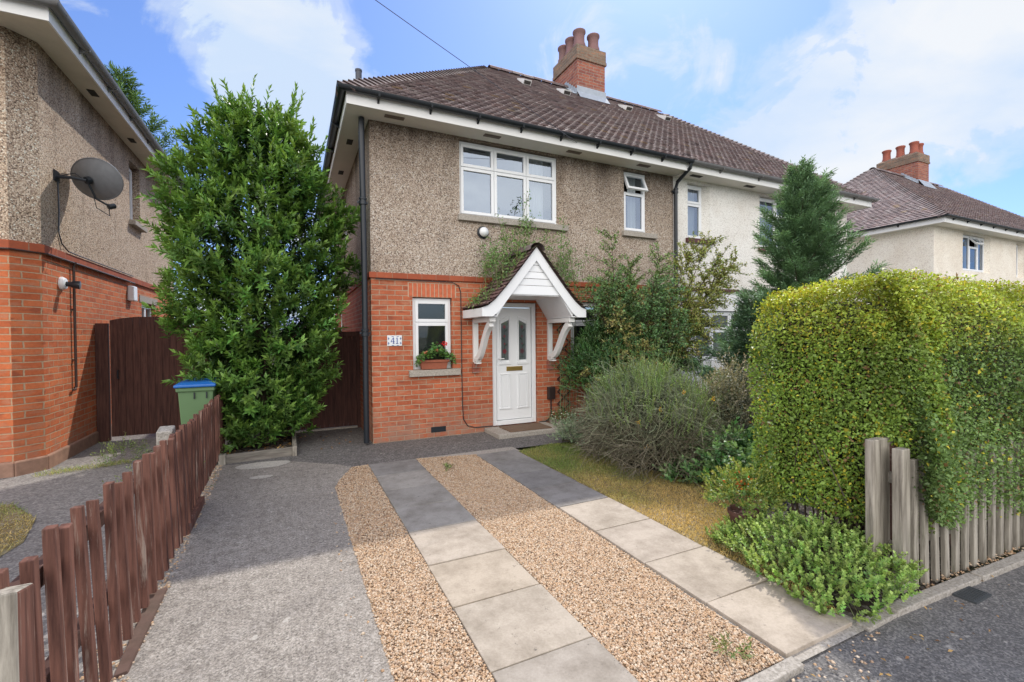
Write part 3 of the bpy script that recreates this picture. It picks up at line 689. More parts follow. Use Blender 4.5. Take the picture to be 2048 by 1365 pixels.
def drainpipe(parent, pts, mat, r=.036, collars=()):
    mb = MB(); mb.tube(pts, r, 12)
    for (x, y, z) in collars: mb.lathe((x,y,z-.06), [(r*1.1,0),(r*1.35,.005),(r*1.35,.05),(r*1.1,.055),(r*1.1,.075),(r*1.35,.08),(r*1.35,.1),(r*1.1,.11)], 14); mb.box(x-.075, y+.01, z-.03, x+.075, y+.04, z+.0)
    return mb.build('drainpipe', mat, parent, smooth=True)

# ------------------------------------------------------------------ main pair of houses
YF, YB, ZS, ZB = 7.02, 13.58, 4.80, 2.47       # front wall, back wall, soffit, band bottom
XA, XM, XC = 1.04, 7.02, 13.06
EL, ER, EF, EB = .69, 13.42, 6.63, 13.98
house = thing('semi_detached_house', (XA, YF, 0), 'pebbledashed red brick semi-detached house with white front door under a small tiled canopy', 'house')
X = (1,0,0); IN = (0,1,0)
holesB = [(1.655-XA, 2.29-XA, 1.06, 2.20), (2.985-XA, 3.84-XA, .05, 2.16), (4.53-XA, 5.20-XA, 1.06, 2.20)]
holesP = [(2.44-XA, 4.40-XA, 3.54, 4.77), (5.76-XA, 6.42-XA, 3.57, 4.76)]
mb = MB(); wall(mb, (XA,YF), X, XM-XA, -.05, ZB, holesB, (0,.13,0)); wall(mb, (XA,YB), (0,-1,0), YB-YF, -.05, ZB, [(1.2,2.0,1.1,2.2)], (.12,0,0)); wall(mb, (XM,YB), (-1,0,0), XM-XA, -.05, ZB, [], (0,0,0))
mb.box(XA-.012, YF-.012, -.05, XA+1.94, YF+.0, .17) if False else None
mb.build('brick_wall', M['brick'], house)
mb = MB(); wall(mb, (XA,YF), X, XM-XA, ZB+.085, ZS+.02, holesP, (0,.13,0)); wall(mb, (XA,YB), (0,-1,0), YB-YF, ZB+.085, ZS+.02, [(2.4,3.3,3.5,4.6)], (.12,0,0)); wall(mb, (XM,YB), (-1,0,0), XM-XA, ZB+.085, ZS+.02, [], (0,0,0))
jamb(mb, 4.291, YF+.085, 4.40, YF+.002, 3.54, 4.77); jamb(mb, 6.341, YF+.085, 6.42, YF+.002, 3.57, 4.76)
mb.build('pebbledash_wall', M['dash'], house)
mb = MB(); mb.box(XA-.03, YF-.03, ZB, XM, YF+.06, ZB+.085); mb.box(XA-.03, YF+.06, ZB, XA+.06, YB, ZB+.085); mb.build('brick_band', M['band'], house, bevel=.005)
mb = MB()
for i in range(11):       # upright bricks over the small window
    x = 1.60 + i*.0685; mb.box(x, YF-.008, 2.205, x+.055, YF+.05, 2.415)
lint = mb.build('brick_lintel', m_plain('lintel brick', (.52,.135,.06), .85, .5, 16), house, bevel=.003)
mb = MB(); mb.box(1.585, YF-.003, 2.20, 2.36, YF+.02, 2.425); mb.build('mortar_bed', m_plain('pale mortar', (.5,.36,.25), .9), lint)
w1 = window(house, (2.44,YF+.07), X, IN, 1.85, 3.55, 4.76, L1, 'glass', [(1.36,1.66)]); sill(w1, (2.44,YF), X, (0,-1,0), -.04, 2.02, 3.55, M['stone'])
w2 = window(house, (5.76,YF+.07), X, IN, .58, 3.58, 4.75, L2, 'glass', [(.25,.46)], {1: 24}); sill(w2, (5.76,YF), X, (0,-1,0), -.06, .78, 3.58, M['stone'])
w3 = window(house, (1.665,YF+.06), X, IN, .615, 1.07, 2.19, L2, 'glass_low'); sill(w3, (1.665,YF), X, (0,-1,0), -.08, .74, 1.07, M['stone'])
w4 = window(house, (4.54,YF+.06), X, IN, .65, 1.07, 2.19, L2, 'glass_low'); sill(w4, (4.54,YF), X, (0,-1,0), -.06, .72, 1.07, M['stone'])
window(house, (XA+.06,YB-2.4), (0,-1,0), (1,0,0), .9, 3.5, 4.6, L2, 'glass'); window(house, (XA+.06,YB-1.2), (0,-1,0), (1,0,0), .8, 1.1, 2.2, L2, 'glass_low')
hip_roof(house, EL-.06, ER+.06, EF-.05, EB+.03, 4.965, 'left')
eaves(house, EL, XM, EF, EB, XA, XM, YF, YB, ZS, M['soffit'], M['white'], 'fl')
vents(house, [(1.37,6.79),(2.92,6.79),(4.48,6.79),(6.05,6.79)], ZS, M['vent_brown']); vents(house, [(.87,7.95),(.87,9.5),(.87,11.)], ZS, M['vent'], 'y')
g = gutter(house, [(XM+.05,EF-.065,4.97), (EL-.065,EF-.065,4.985), (EL-.065,EB,4.97)], M['black'])
gut_brackets(g, (EL+.05,EF-.06,4.975), (XM-.3,EF-.06,4.965), 8, (0,-1,0), M['black']); gut_brackets(g, (EL-.06,EF+.5,4.975), (EL-.06,EB-.5,4.97), 6, (-1,0,0), M['black'])
drainpipe(house, [(.945,6.985,.03),(.945,6.985,2.6),(.93,6.985,4.79)], M['black'], .042, [(.945,6.985,1.66),(.937,6.985,3.58)])
drainpipe(house, [(XM+.02,EF-.065,4.92),(XM+.02,EF-.05,4.84),(XM+.02,6.92,4.66),(XM+.02,6.965,4.55),(XM+.02,6.965,.05)], M['black'], .036, [(XM+.02,6.965,4.5),(XM+.02,6.965,2.7)])
ch = chimney(house, 6.58, 7.44, 9.80, 10.93, 7.2, 8.60, 9.01, M['brick_stack'], M['brick_cap'], [(6.78,10.0),(6.78,10.37),(6.78,10.74),(7.22,10.0),(7.22,10.55)], 'pot', .40)
mb = MB(); zr = lambda y: 4.965 + (min(y, 10.305)-6.58)*TN
mb.quad((6.545,9.62,zr(9.62)+.05),(7.475,9.62,zr(9.62)+.05),(7.465,9.775,zr(9.8)+.12),(6.555,9.775,zr(9.8)+.12)); mb.quad((6.555,9.775,zr(9.8)+.1),(7.465,9.775,zr(9.8)+.1),(7.465,9.785,zr(9.8)+.27),(6.555,9.785,zr(9.8)+.27))
for i in range(6):        # stepped lead up the left cheek and right cheek
    y = 9.78+i*.095
    for sx, x in ((-1, 6.565), (1, 7.455)): mb.prism([(x,y,zr(y)-.02),(x,y+.1,zr(y+.1)-.02),(x,y+.1,zr(y+.1)+.17),(x,y,zr(y)+.16+.05)], (sx*.012,0,0)); mb.quad((x,y,zr(y)+.075),(x+sx*.1,y,zr(y)+.055),(x+sx*.1,y+.1,zr(y+.1)+.055),(x,y+.1,zr(y+.1)+.075))
mb.build('flashing', M['lead'], ch)
mb = MB(); mb.lathe((1.42,11.,5.2), [(.07,0),(.07,2.46),(.078,2.46),(.078,2.50),(.06,2.50)], 14); mb.build('soil_vent_pipe', m_plain('vent pipe', (.06,.065,.08), .5), house)
def roofvent(parent, x, y):
    z = zr(y); mb = MB(); s = Vector((0,CS,SN)); n = Vector((0,-SN,CS)); c = Vector((x,y,z)) + n*.03
    a = Vector((.10,0,0)); mb.add([c-a-s*.2, c+a-s*.2, c+a+s*.2, c-a+s*.2, c-a-s*.2+n*.11, c+a-s*.2+n*.11, c+a+s*.2+n*.03, c-a+s*.2+n*.03], [(4,5,6,7),(0,1,5,4),(1,2,6,5),(3,0,4,7),(2,3,7,6)])
    o = mb.build('roof_vent', M['white'], parent)  # plain white stands in for the sun glint on the metal
    mb = MB(); c2 = c - s*.203; mb.quad(c2-a*.85+n*.01, c2+a*.85+n*.01, c2+a*.85+n*.085, c2-a*.85+n*.085); mb.build('vent_grille', M['vent'], o, fix=False)
for x in (4.95, 6.03): roofvent(house, x, 9.62)
# door
DX0, DX1, DZ0, DZ1, DY = 3.0, 3.83, .07, 2.15, YF+.045
mb = MB(); T = .075
mb.box(DX0,DY,DZ0,DX0+T,DY+.09,DZ1); mb.box(DX1-T,DY,DZ0,DX1,DY+.09,DZ1); mb.box(DX0+T,DY,DZ1-T,DX1-T,DY+.09,DZ1); mb.box(DX0+T,DY-.012,DZ0,DX1-T,DY+.09,DZ0+.075)
dfr = mb.build('door_frame', M['upvc'], house, bevel=.006)
lx0, lx1, lz0, lz1, ly = DX0+T+.012, DX1-T-.012, DZ0+.085, DZ1-T-.012, DY+.022
door = None
mb = MB(); pn = [(lx0+.085, lx0+.235), (lx1-.235, lx1-.085)]; gz0, gz1 = 1.17, 1.86
# leaf built as strips so the two glazed openings are real
xs = [lx0, pn[0][0], pn[0][1], pn[1][0], pn[1][1], lx1]
for i in range(5):
    if i in (1, 3): mb.box(xs[i],ly,lz0,xs[i+1],ly+.05,gz0); mb.box(xs[i],ly,gz1,xs[i+1],ly+.05,lz1)
    else: mb.box(xs[i],ly,lz0,xs[i+1],ly+.05,lz1)
door = mb.build('door', M['upvc'], house)
mb = MB()
for k, (a, b) in enumerate(pn):
    sl = 1 if k == 0 else -1; t_ = .022; y0, y1 = ly-.014, ly+.004
    zl, zr_ = (gz1-.03, gz1+.035) if k == 0 else (gz1+.035, gz1-.03)
    mb.box(a-t_,y0,gz0-.05,a,y1,zl); mb.box(b,y0,gz0-.05,b+t_,y1,zr_); mb.box(a-t_-.012,y0-.004,gz0-.075,b+t_+.012,y1,gz0-.05+.02)
    mb.prism([(a-t_,y0,zl),(b+t_,y0,zr_),(b+t_,y0,zr_+.03),(a-t_,y0,zl+.03)], (0,y1-y0,0))
    mb.prism([(a,ly-.006,gz1-.07 if k == 0 else gz1),(b,ly-.006,gz1 if k == 0 else gz1-.07),(b,ly-.006,gz1+.03),(a,ly-.006,gz1+.03)], (0,.03,0))
    za, zb = .36, .92
    mb.box(a-t_,y0,za,a,y1,zb); mb.box(b,y0,za,b+t_,y1,zb); mb.box(a-t_,y0,zb,b+t_,y1,zb+t_); mb.box(a-t_-.012,y0-.004,za-.025,b+t_+.012,y1,za)
    mb.box(a+.012,ly-.008,za+.012,b-.012,ly+.002,zb-.012)
mb.build('door_moulding', M['upvc'], door, bevel=.004)
for k, (a, b) in enumerate(pn):
    g_ = MB(); g_.quad((a,ly+.022,gz0),(b,ly+.022,gz0),(b,ly+.022,gz1+.02),(a,ly+.022,gz1+.02)); g_.build('pane', M['glass_door'], door, fix=False)
    rs = MB(); gs = MB(); cx = (a+b)/2; y = ly+.018
    for z, r in ((1.32,.042),(1.45,.018),(1.58,.022),(1.74,.030)):
        rs.poly([(cx+(r*(1+.18*math.cos(5*q)))*math.cos(q)*.9, y, z+r*(1+.18*math.cos(5*q))*math.sin(q)) for q in np.linspace(0,2*math.pi,20)[:-1]])
    gs.box(cx-.004,y+.001,gz0+.03,cx+.004,y+.003,1.72)
    for z, sg in ((1.40,1),(1.51,-1),(1.65,1)): gs.poly([(cx,y-.001,z),(cx+sg*.045,y-.001,z+.02),(cx+sg*.055,y-.001,z+.055),(cx+sg*.015,y-.001,z+.04)])
    for z in (1.22,): gs.box(a+.008,y+.001,z,b-.008,y+.002,z+.004)
    rs.build('stained_glass_rose', m_plain('red glass' if k == 0 else 'dim red glass', (.16,.02,.03) if k == 0 else (.09,.03,.04), .3), door, fix=False); gs.build('stained_glass_stem', m_plain('green glass', (.02,.04,.03), .3), door, fix=False)
mb = MB(); mb.box(3.27,ly-.012,.985,3.575,ly+.001,1.06); lb = mb.build('letterbox', M['brass'], door, bevel=.003)
mb = MB(); mb.box(lx0+.02,ly-.008,1.08,lx0+.052,ly,1.28); mb.tube([(lx0+.036,ly-.006,1.2),(lx0+.036,ly-.05,1.2),(lx0+.12,ly-.052,1.2)],.009,8); mb.build('handle', M['upvc'], door)
mb = MB(); mb.box(2.82,6.40,-.01,3.98,7.01,.068); mb.build('doorstep', M['stone'], house, bevel=.012)
mb = MB(); mb.box(1.925,YF-.006,.075,2.165,YF+.01,.16)
ab = mb.build('air_brick', M['black'], house)
# porch canopy
PX, PY0, PZ = 3.375, 6.17, 2.93
por = MB(); hw, zE = .90, 1.985
prof = [(0., PZ), (.28, 2.585), (.52, 2.30), (.70, 2.105), (.815, 2.015), (.905, zE-.0)]     # roof line with a slight kick at the eaves
parts = []
for sg in (-1, 1):
    acc = 0
    for (d0, z0), (d1, z1) in zip(prof[::-1], prof[::-1][1:]):
        L_ = math.hypot(d1-d0, z1-z0); s_ = np.array((-sg*(d0-d1), 0, z1-z0))/L_
        V, F, C = tiles('', (PX+sg*d0, PY0-.05 if sg > 0 else YF, z0+.03), (0,1,0) if sg > 0 else (0,-1,0), s_, lambda v: 0, lambda v: YF-PY0+.05, L_, None, .165, .085, .95)
        C = C*np.array((.86,.70,.68))*(1+.5*(RNG.uniform(0,1,(len(C)//24,1)) < .2).repeat(24,0)*np.array((-.4,.3,-.3))); parts.append((V, F, C))
        parts.append(quadpart([((PX+sg*d0,PY0-.03,z0+.028),(PX+sg*d0,YF,z0+.028),(PX+sg*d1,YF,z1+.028),(PX+sg*d1,PY0-.03,z1+.028))], (.08,.05,.045)))
parts.append(ridge((PX,PY0-.045,PZ-.005), (PX,YF,PZ-.005), None, None, .27))
canopy = merge('porch_canopy', parts, M['tile'], house)
mb = MB()
for sg in (-1, 1):
    top = [(d, z+.02) for d, z in prof]; w_ = .135
    low = [(0., PZ-.19), (.70-.06, 2.105-.155), (.74, 1.875), (.905, 1.875)]
    pts = [(PX+sg*d, PY0, z) for d, z in top] + [(PX+sg*d, PY0, z) for d, z in low[::-1]]
    mb.prism(pts, (0,.028,0))
mb.build('bargeboard', M['upvc'], canopy)
mb = MB(); zz0 = 2.215; zc = zz0
for i in range(5):       # shiplap boards filling the gable
    z1 = zc + (.145 if i == 0 else .105); f = lambda z: max(0, (PZ-.12-z)*.81)
    a, b = f(zc), f(z1-.006)
    if a <= 0: break
    mb.prism([(PX-a,PY0+.03+.006*(i % 2),zc),(PX+a,PY0+.03+.006*(i % 2),zc),(PX+b,PY0+.038,z1-.006),(PX-b,PY0+.038,z1-.006)], (0,.012,0)); zc = z1
mb.build('gable_boarding', M['upvc'], canopy)
mb = MB()
for sg in (-1, 1):
    xo = PX+sg*.905; mb.box(min(xo, xo-sg*.02), PY0+.028, 1.875, max(xo, xo-sg*.02), YF, 2.0)
    xi = PX+sg*.65; mb.box(min(xo-sg*.02, xi), PY0+.03, 1.876, max(xo-sg*.02, xi), YF, 1.892)
    mb.prism([(PX+sg*.655,PY0+.029,1.88),(PX+sg*.68,PY0+.029,1.93),(PX+sg*.47,PY0+.029,2.214),(PX+sg*.44,PY0+.029,2.20)], (0,YF-PY0-.03,0))
mb.box(PX-.44, PY0+.045, 2.200, PX+.44, YF, 2.212)
mb.build('canopy_soffit', M['upvc'], canopy)
for sg in (-1, 1):
    xb = PX+sg*.70; mb = MB(); hw_ = .042
    mb.box(xb-hw_, YF-.055, 1.16, xb+hw_, YF-.002, 1.87); mb.box(xb-hw_-.008, PY0+.10, 1.80, xb+hw_+.008, YF-.055, 1.87)
    n = 14; outer = []; inner = []
    for i in range(n+1):
        q = i/n; yy = YF-.06 - (YF-PY0-.22)*q; zz_ = 1.22 + .58*(q**1.25) - .05*math.sin(q*2*math.pi)
        outer.append((yy-.045*(1-q)-.02, zz_-.05*q-.02)); inner.append((yy+.035, zz_+.03))
    mb.prism([(xb-hw_+.006, y, z) for y, z in outer] + [(xb-hw_+.006, y, z) for y, z in inner[::-1]], (2*hw_-.012,0,0))
    for k, (dz, dy) in enumerate(((1.14,.12),(1.175,.10),(1.205,.085))): mb.box(xb-hw_, YF-.06-dy, dz, xb+hw_, YF-.055, dz+.024)
    mb.build('bracket', M['white'], canopy, bevel=.004)
    mb = MB(); mb.box(xb-.06, YF-.07, 1.07, xb+.06, YF+.0, 1.14); mb.box(xb-.055, YF-.05, .99, xb+.055, YF+.0, 1.07); mb.build('corbel', M['brick_stack'], house)

# right half of the pair
h2 = thing('semi_detached_house', (XC, YF, 0), 'white roughcast semi-detached house with maroon sills, half hidden by the conifer', 'house')
mx = lambda x: 2*XM - x
holesL = [(mx(9.05)*0+7.62-XM, 9.30-XM, 1.0, 2.08), (10.2-XM, 11.05-XM, .05, 2.16)]
holesU = [(7.42-XM, 8.06-XM, 3.57, 4.74), (9.66-XM, 11.6-XM, 3.54, 4.75)]
mb = MB(); wall(mb, (XM,YF), X, XC-XM, -.05, ZB+.02, holesL, (0,.13,0)); wall(mb, (XC,YF), (0,1,0), YB-YF, -.05, ZB+.02, [], (0,0,0)); wall(mb, (XC,YB), (-1,0,0), XC-XM, -.05, ZB+.02, [], (0,0,0)); mb.build('rendered_wall', M['render'], h2)
mb = MB(); wall(mb, (XM,YF), X, XC-XM, ZB+.085, ZS+.02, holesU, (0,.15,0)); wall(mb, (XC,YF), (0,1,0), YB-YF, ZB+.085, ZS+.02, [], (0,0,0)); wall(mb, (XC,YB), (-1,0,0), XC-XM, ZB+.085, ZS+.02, [], (0,0,0)); jamb(mb, 7.931, YF+.115, 8.06, YF+.002, 3.57, 4.74)
mb.build('roughcast_wall', M['dash_white'], h2)
mb = MB(); mb.box(XM+.06, YF-.03, ZB+.02, XC+.03, YF+.06, ZB+.085); mb.box(XC-.05, YF+.06, ZB+.02, XC+.03, YB, ZB+.085); mb.build('painted_band', M['maroon'], h2)
w5 = window(h2, (7.43,YF+.10), X, IN, .50, 3.58, 4.73, L2, 'glass', [(.08,.42)]); sill(w5, (7.43,YF), X, (0,-1,0), -.07, .70, 3.58, M['maroon'], .09, .07, .1)
w6 = window(h2, (9.68,YF+.10), X, IN, 1.9, 3.55, 4.74, L1, 'glass', [(.1,.5)]); sill(w6, (9.68,YF), X, (0,-1,0), -.07, 2.0, 3.55, M['maroon'], .09, .07, .1)
w7 = window(h2, (7.63,YF+.08), X, IN, 1.66, 1.01, 2.07, [(0,.33,0,.62),(.33,.67,0,.62),(.67,1,0,.62),(0,.33,.62,1),(.33,.67,.62,1),(.67,1,.62,1)], 'glass_low', [(.2,1.2)])
mb = MB(); mb.box(10.21,YF+.04,.06,11.04,YF+.1,2.15); mb.box(10.3,YF+.03,.3,10.95,YF+.04,.95); mb.box(10.3,YF+.03,1.1,10.95,YF+.04,2.0); mb.build('door', M['upvc'], h2, bevel=.006)
hip_roof(h2, EL-.06, ER+.06, EF-.05, EB+.03, 4.965, 'right')
eaves(h2, XM, ER, EF, EB, XM, XC, YF, YB, ZS, M['soffit'], M['white'], 'fr')
vents(h2, [(7.43,6.80),(9.03,6.80),(10.6,6.80),(12.3,6.80)], ZS, M['vent'])
g = gutter(h2, [(ER+.065,EB,4.97), (ER+.065,EF-.065,4.985), (XM+.055,EF-.065,4.97)], M['gutter_grey'])
gut_brackets(g, (XM+.3,EF-.06,4.97), (ER-.2,EF-.06,4.98), 5, (0,-1,0), M['gutter_grey'])
for x in (7.92, 9.25): roofvent(h2, x, 9.62)

# far cream pair
OX = 16.52
h3 = thing('semi_detached_house', (XA+OX, YF, 0), 'cream roughcast house with brown hipped roof behind the hedge', 'house')
hl = [(19.40-XA-OX, 21.35-XA-OX, 3.54, 4.74), (23.42-XA-OX, 24.05-XA-OX, 3.5, 4.72)]
mb = MB(); wall(mb, (XA+OX,YF), X, XC-XA, -.05, ZS+.02, hl, (0,.18,0)); wall(mb, (XA+OX,YB), (0,-1,0), YB-YF, -.05, ZS+.02, [], (0,0,0)); wall(mb, (XC+OX,YF), (0,1,0), YB-YF, -.05, ZS+.02, [], (0,0,0)); wall(mb, (XC+OX,YB), (-1,0,0), XC-XA, -.05, ZS+.02, [], (0,0,0))
jamb(mb, 21.231, YF+.135, 21.35, YF+.002, 3.54, 4.74); jamb(mb, 23.931, YF+.135, 24.05, YF+.002, 3.5, 4.72)
mb.build('roughcast_wall', M['dash_cream'], h3)
window(h3, (19.41,YF+.12), X, IN, 1.82, 3.55, 4.73, [(0,.40,0,1), (.40,.72,0,.70), (.72,1,0,1), (.40,.72,.70,1)], 'glass', [(.75,.95)], {3: 38}); window(h3, (23.43,YF+.12), X, IN, .50, 3.51, 4.71, [(0,1,0,1)], 'glass')
hip_roof(h3, EL-.06+OX, ER+.06+OX, EF-.05, EB+.03, 4.965, 'all', 1.12)
eaves(h3, EL+OX, ER+OX, EF, EB, XA+OX, XC+OX, YF, YB, ZS, M['soffit'], M['white'])
g = gutter(h3, [(ER+OX,EF-.065,4.985), (EL+OX-.065,EF-.065,4.985), (EL+OX-.065,EB,4.97)], M['black']); gut_brackets(g, (EL+OX+.05,EF-.06,4.985), (ER+OX-.3,EF-.06,4.985), 14, (0,-1,0), M['black']); gut_brackets(g, (EL+OX-.06,EF+.5,4.98), (EL+OX-.06,EB-.5,4.97), 5, (-1,0,0), M['black'])
ch3 = chimney(h3, 6.58+OX, 7.44+OX, 9.75, 11.2, 7.2, 8.55, 8.95, M['brick_stack'], M['brick_cap'], [(6.80+OX,9.98),(6.80+OX,10.45),(6.80+OX,10.95),(7.22+OX,10.0)], 'pot_red', .44)
mb = MB()
for i in range(6):
    y = 9.72+i*.1; x = 6.565+OX; mb.prism([(x,y,zr(y)-.02),(x,y+.1,zr(y+.1)-.02),(x,y+.1,zr(y+.1)+.16),(x,y,zr(y)+.2)], (-.02,0,0)); mb.quad((x,y,zr(y)+.075),(x-.14,y,zr(y)+.055),(x-.14,y+.1,zr(y+.1)+.055),(x,y+.1,zr(y+.1)+.075))
mb.quad((6.5+OX,9.5,zr(9.5)+.05),(7.5+OX,9.5,zr(9.5)+.05),(7.46+OX,9.735,zr(9.75)+.2),(6.55+OX,9.735,zr(9.75)+.2)); mb.build('flashing', M['lead'], ch3)

# ------------------------------------------------------------------ left neighbour
nx, ny0, ny1, ZS2, ZB2 = -2.78, 7.55, 14.4, 5.22, 2.66
h4 = thing('brick_house', (nx, ny0, 0), 'pebbledash and orange brick house at left with angled corner and long side wall', 'house')
c1, c2 = (-2.98, 7.33), (nx, ny0)
import math as _m
du = Vector((c2[0]-c1[0], c2[1]-c1[1], 0)); dl = du.length; du.normalize()
hs = [(10.97-ny0, 11.62-ny0, 3.84, 5.0)]; hb = [(11.6-ny0, 12.6-ny0, 1.2, 2.33)]
mb = MB(); wall(mb, c2, (0,1,0), ny1-ny0, .0, ZB2, hb, (-.12,0,0)); wall(mb, c1, du, dl, 0, ZB2, [], (0,0,0)); wall(mb, (-12,7.33), X, 12-2.98, 0, ZB2, [], (0,0,0)); wall(mb, (nx,ny1), (-1,0,0), 9.2, 0, ZB2, [], (0,0,0)); mb.build('brick_wall', M['brick_side'], h4)
mb = MB(); wall(mb, c2, (0,1,0), ny1-ny0, ZB2+.1, ZS2+.02, hs, (-.17,0,0)); wall(mb, c1, du, dl, ZB2+.1, ZS2+.02, [], (0,0,0)); wall(mb, (-12,7.33), X, 12-2.98, ZB2+.1, ZS2+.02, [], (0,0,0)); wall(mb, (nx,ny1), (-1,0,0), 9.2, ZB2+.1, ZS2+.02, [], (0,0,0)); mb.build('pebbledash_wall', M['dash_side'], h4)
def offset_band(z0, z1, o, name, mat, bev=.004):
    mb = MB(); k = o*math.tan(R(22.5))
    outp = [(-12,7.33-o), (c1[0]+k,7.33-o), (nx+o, ny0-k), (nx+o, ny1)]; inn = [(-12,7.39), (c1[0]-.03,7.39), (nx-.06, ny0+.03), (nx-.06, ny1)]
    for i in range(3): mb.prism([(*outp[i],z0),(*outp[i+1],z0),(*inn[i+1],z0),(*inn[i],z0)], (0,0,z1-z0))
    return mb.build(name, mat, h4, bevel=bev)
offset_band(ZB2, ZB2+.1, .035, 'brick_band', M['band']); offset_band(-.05, .17, .03, 'plinth', m_plain('worn plinth', (.30,.18,.13), .9, .5, 9, .2, 0, .5), .02)
ww = window(h4, (nx-.125,10.97), (0,1,0), (-1,0,0), .65, 3.85, 4.99, [(0,1,0,1)], 'glass'); sill(ww, (nx,10.97), (0,1,0), (1,0,0), -.06, .72, 3.85, M['stone'], .09, .10)
window(h4, (nx-.08,11.6), (0,1,0), (-1,0,0), 1., 1.2, 2.32, [(0,.5,0,1),(.5,1,0,1)], 'glass_low'); mb = MB(); mb.box(nx-.05,11.45,2.335,nx+.012,12.75,2.47); mb.build('lintel', M['stone'], h4)
ex, ey = nx+.32, 7.33-.36
mb = MB(); mb.box(-12,ey+.02,ZS2,ex-.02,7.325,ZS2+.02); mb.box(nx+.004,7.325,ZS2,ex-.02,ny1+.2,ZS2+.02); mb.prism([(c1[0],7.325,ZS2),(nx+.004,7.325,ZS2),(nx+.004,ny0,ZS2)],(0,0,.02)); mb.build('soffit', M['soffit_old'], h4)
mb = MB(); mb.box(-12,ey,ZS2-.008,ex,ey+.02,ZS2+.16); mb.box(ex-.02,ey+.02,ZS2-.008,ex,ny1+.2,ZS2+.16); mb.build('fascia', M['white'], h4)
vents(h4, [(nx+.16,y) for y in (8.75,10.55,12.4)], ZS2, M['vent'], 'y')
g = gutter(h4, [(ex+.065,ny1+.2,ZS2+.17), (ex+.065,ey-.065,ZS2+.185), (-12,ey-.065,ZS2+.18)], M['gutter_grey'], .065)
gut_brackets(g, (ex+.06,ey+.3,ZS2+.18), (ex+.06,ny1,ZS2+.175), 7, (1,0,0), M['gutter_grey'])
e2, f2, z2 = ex+.05, ey-.05, ZS2+.18; dp = 3.7; Ls = dp/CS
out = [tiles('', (e2,f2,z2), (0,1,0), (-CS,0,SN), lambda v: v*CS, lambda v: 7.8-v*CS, Ls, None), tiles('', (-12,f2,z2), (1,0,0), (0,CS,SN), lambda v: 5.5, lambda v: 12+e2-v*CS, 2., None)]
out.append(quadpart([((e2,f2,z2-.01),(e2,f2+7.8,z2-.01),(e2-dp,f2+4.1,z2+dp*TN),(e2-dp,f2+dp,z2+dp*TN)), ((-12,f2,z2-.01),(e2,f2,z2-.01),(e2-dp,f2+dp,z2+dp*TN),(-12,f2+dp,z2+dp*TN))], (.1,.06,.05)))
out.append(bonnets((e2,f2,z2), (e2-dp,f2+dp,z2+dp*TN), unit(np.array((-1.,-.3,-.25))), unit(np.array((.3,1.,-.25))))); merge('roof', out, M['tile'], h4)

# fittings on the left neighbour
dish = thing('satellite_dish', (nx,7.98,3.72), 'grey mesh satellite dish on a black arm fixed to the pebbledash wall', 'satellite dish')
dc = Vector((-2.43,8.06,3.76)); dn = Vector((.62,.66,.42)).normalized(); da = Vector((.73,-.68,-.06)); da = (da - dn*da.dot(dn)).normalized(); db = dn.cross(da); db = db if db.z > 0 else -db
t = NT('perforated mesh'); t.set(t.mix(t.noise(t.pos(), 12, 4), (.13,.14,.155), (.23,.24,.26)), .55, .2); M['mesh'] = t.mat
mb = MB(); rings, seg = 7, 40; vs = []
for i in range(rings+1):
    q = i/rings
    for j in range(seg): a = 2*math.pi*j/seg; vs.append(dc + da*(.47*q*math.cos(a)) + db*(.27*q*math.sin(a)) + dn*(.075*q*q - .03))
fs = [(i*seg+j, i*seg+(j+1) % seg, (i+1)*seg+(j+1) % seg, (i+1)*seg+j) for i in range(rings) for j in range(seg)]
mb.add(vs, fs); mb.tube([vs[rings*seg+j] for j in range(seg)] + [vs[rings*seg]], .009, 6, False); mb.build('reflector', M['mesh'], dish, smooth=True, fix=False)
mb = MB(); mb.box(nx-.005,7.9,3.66,nx+.015,8.04,3.80); mb.tube([(nx,7.97,3.72),(nx+.16,7.97,3.735),tuple(dc-dn*.09)], .02, 8); mb.tube([tuple(dc-dn*.09), tuple(dc-dn*.04)], .05, 10); mb.build('mounting_arm', M['black'], dish)
mb = MB(); lnb = dc - db*.36 + dn*.06 + da*.12; mb.tube([tuple(dc-dn*.08), tuple(dc-db*.24-dn*.07), tuple(dc-db*.33+dn*.0+da*.04), tuple(lnb)], .014, 8); mb.build('feed_arm', M['black'], dish)
mb = MB(); mb.tube([tuple(lnb-dn*.02), tuple(lnb-dn*.1)], .035, 12); mb.build('receiver_head', M['black'], dish)
mb = MB(); mb.tube([(nx+.012,7.99,3.68),(nx+.014,8.0,3.3),(nx+.012,7.985,3.0),(nx+.014,8.06,2.87),(nx+.05,8.15,2.78),(nx+.05,8.5,2.775),(nx+.05,10.9,2.775)],.008,6)
mb.tube([tuple(lnb-dn*.1), tuple(lnb-dn*.1-db*.12-da*.05), tuple(dc-db*.36-da*.1-dn*.05), tuple(dc-db*.22-dn*.09)],.006,5); mb.tube([(nx+.03,7.98,3.74), tuple(dc*.5+Vector((nx,7.98,3.78))*.5+Vector((0,0,.04))), tuple(dc-dn*.1)],.006,5)
mb.build('cable', M['black'], dish)
fl = thing('security_light', (nx,8.05,2.34), 'white and black security light on the orange brick side wall', 'security light')
mb = MB(); mb.lathe((nx,8.05,2.34), [(.085,0),(.088,.02),(.07,.05),(.05,.055)], 20, (1,0,0)); mb.build('mounting_plate', M['upvc'], fl, smooth=True)
mb = MB(); mb.lathe((nx+.05,8.05,2.335), [(.03,0),(.034,.01),(.036,.05),(.05,.07),(.055,.14),(.05,.142)], 16, (1,.12,-.08)); mb.build('lamp_head', M['black'], fl, smooth=True)
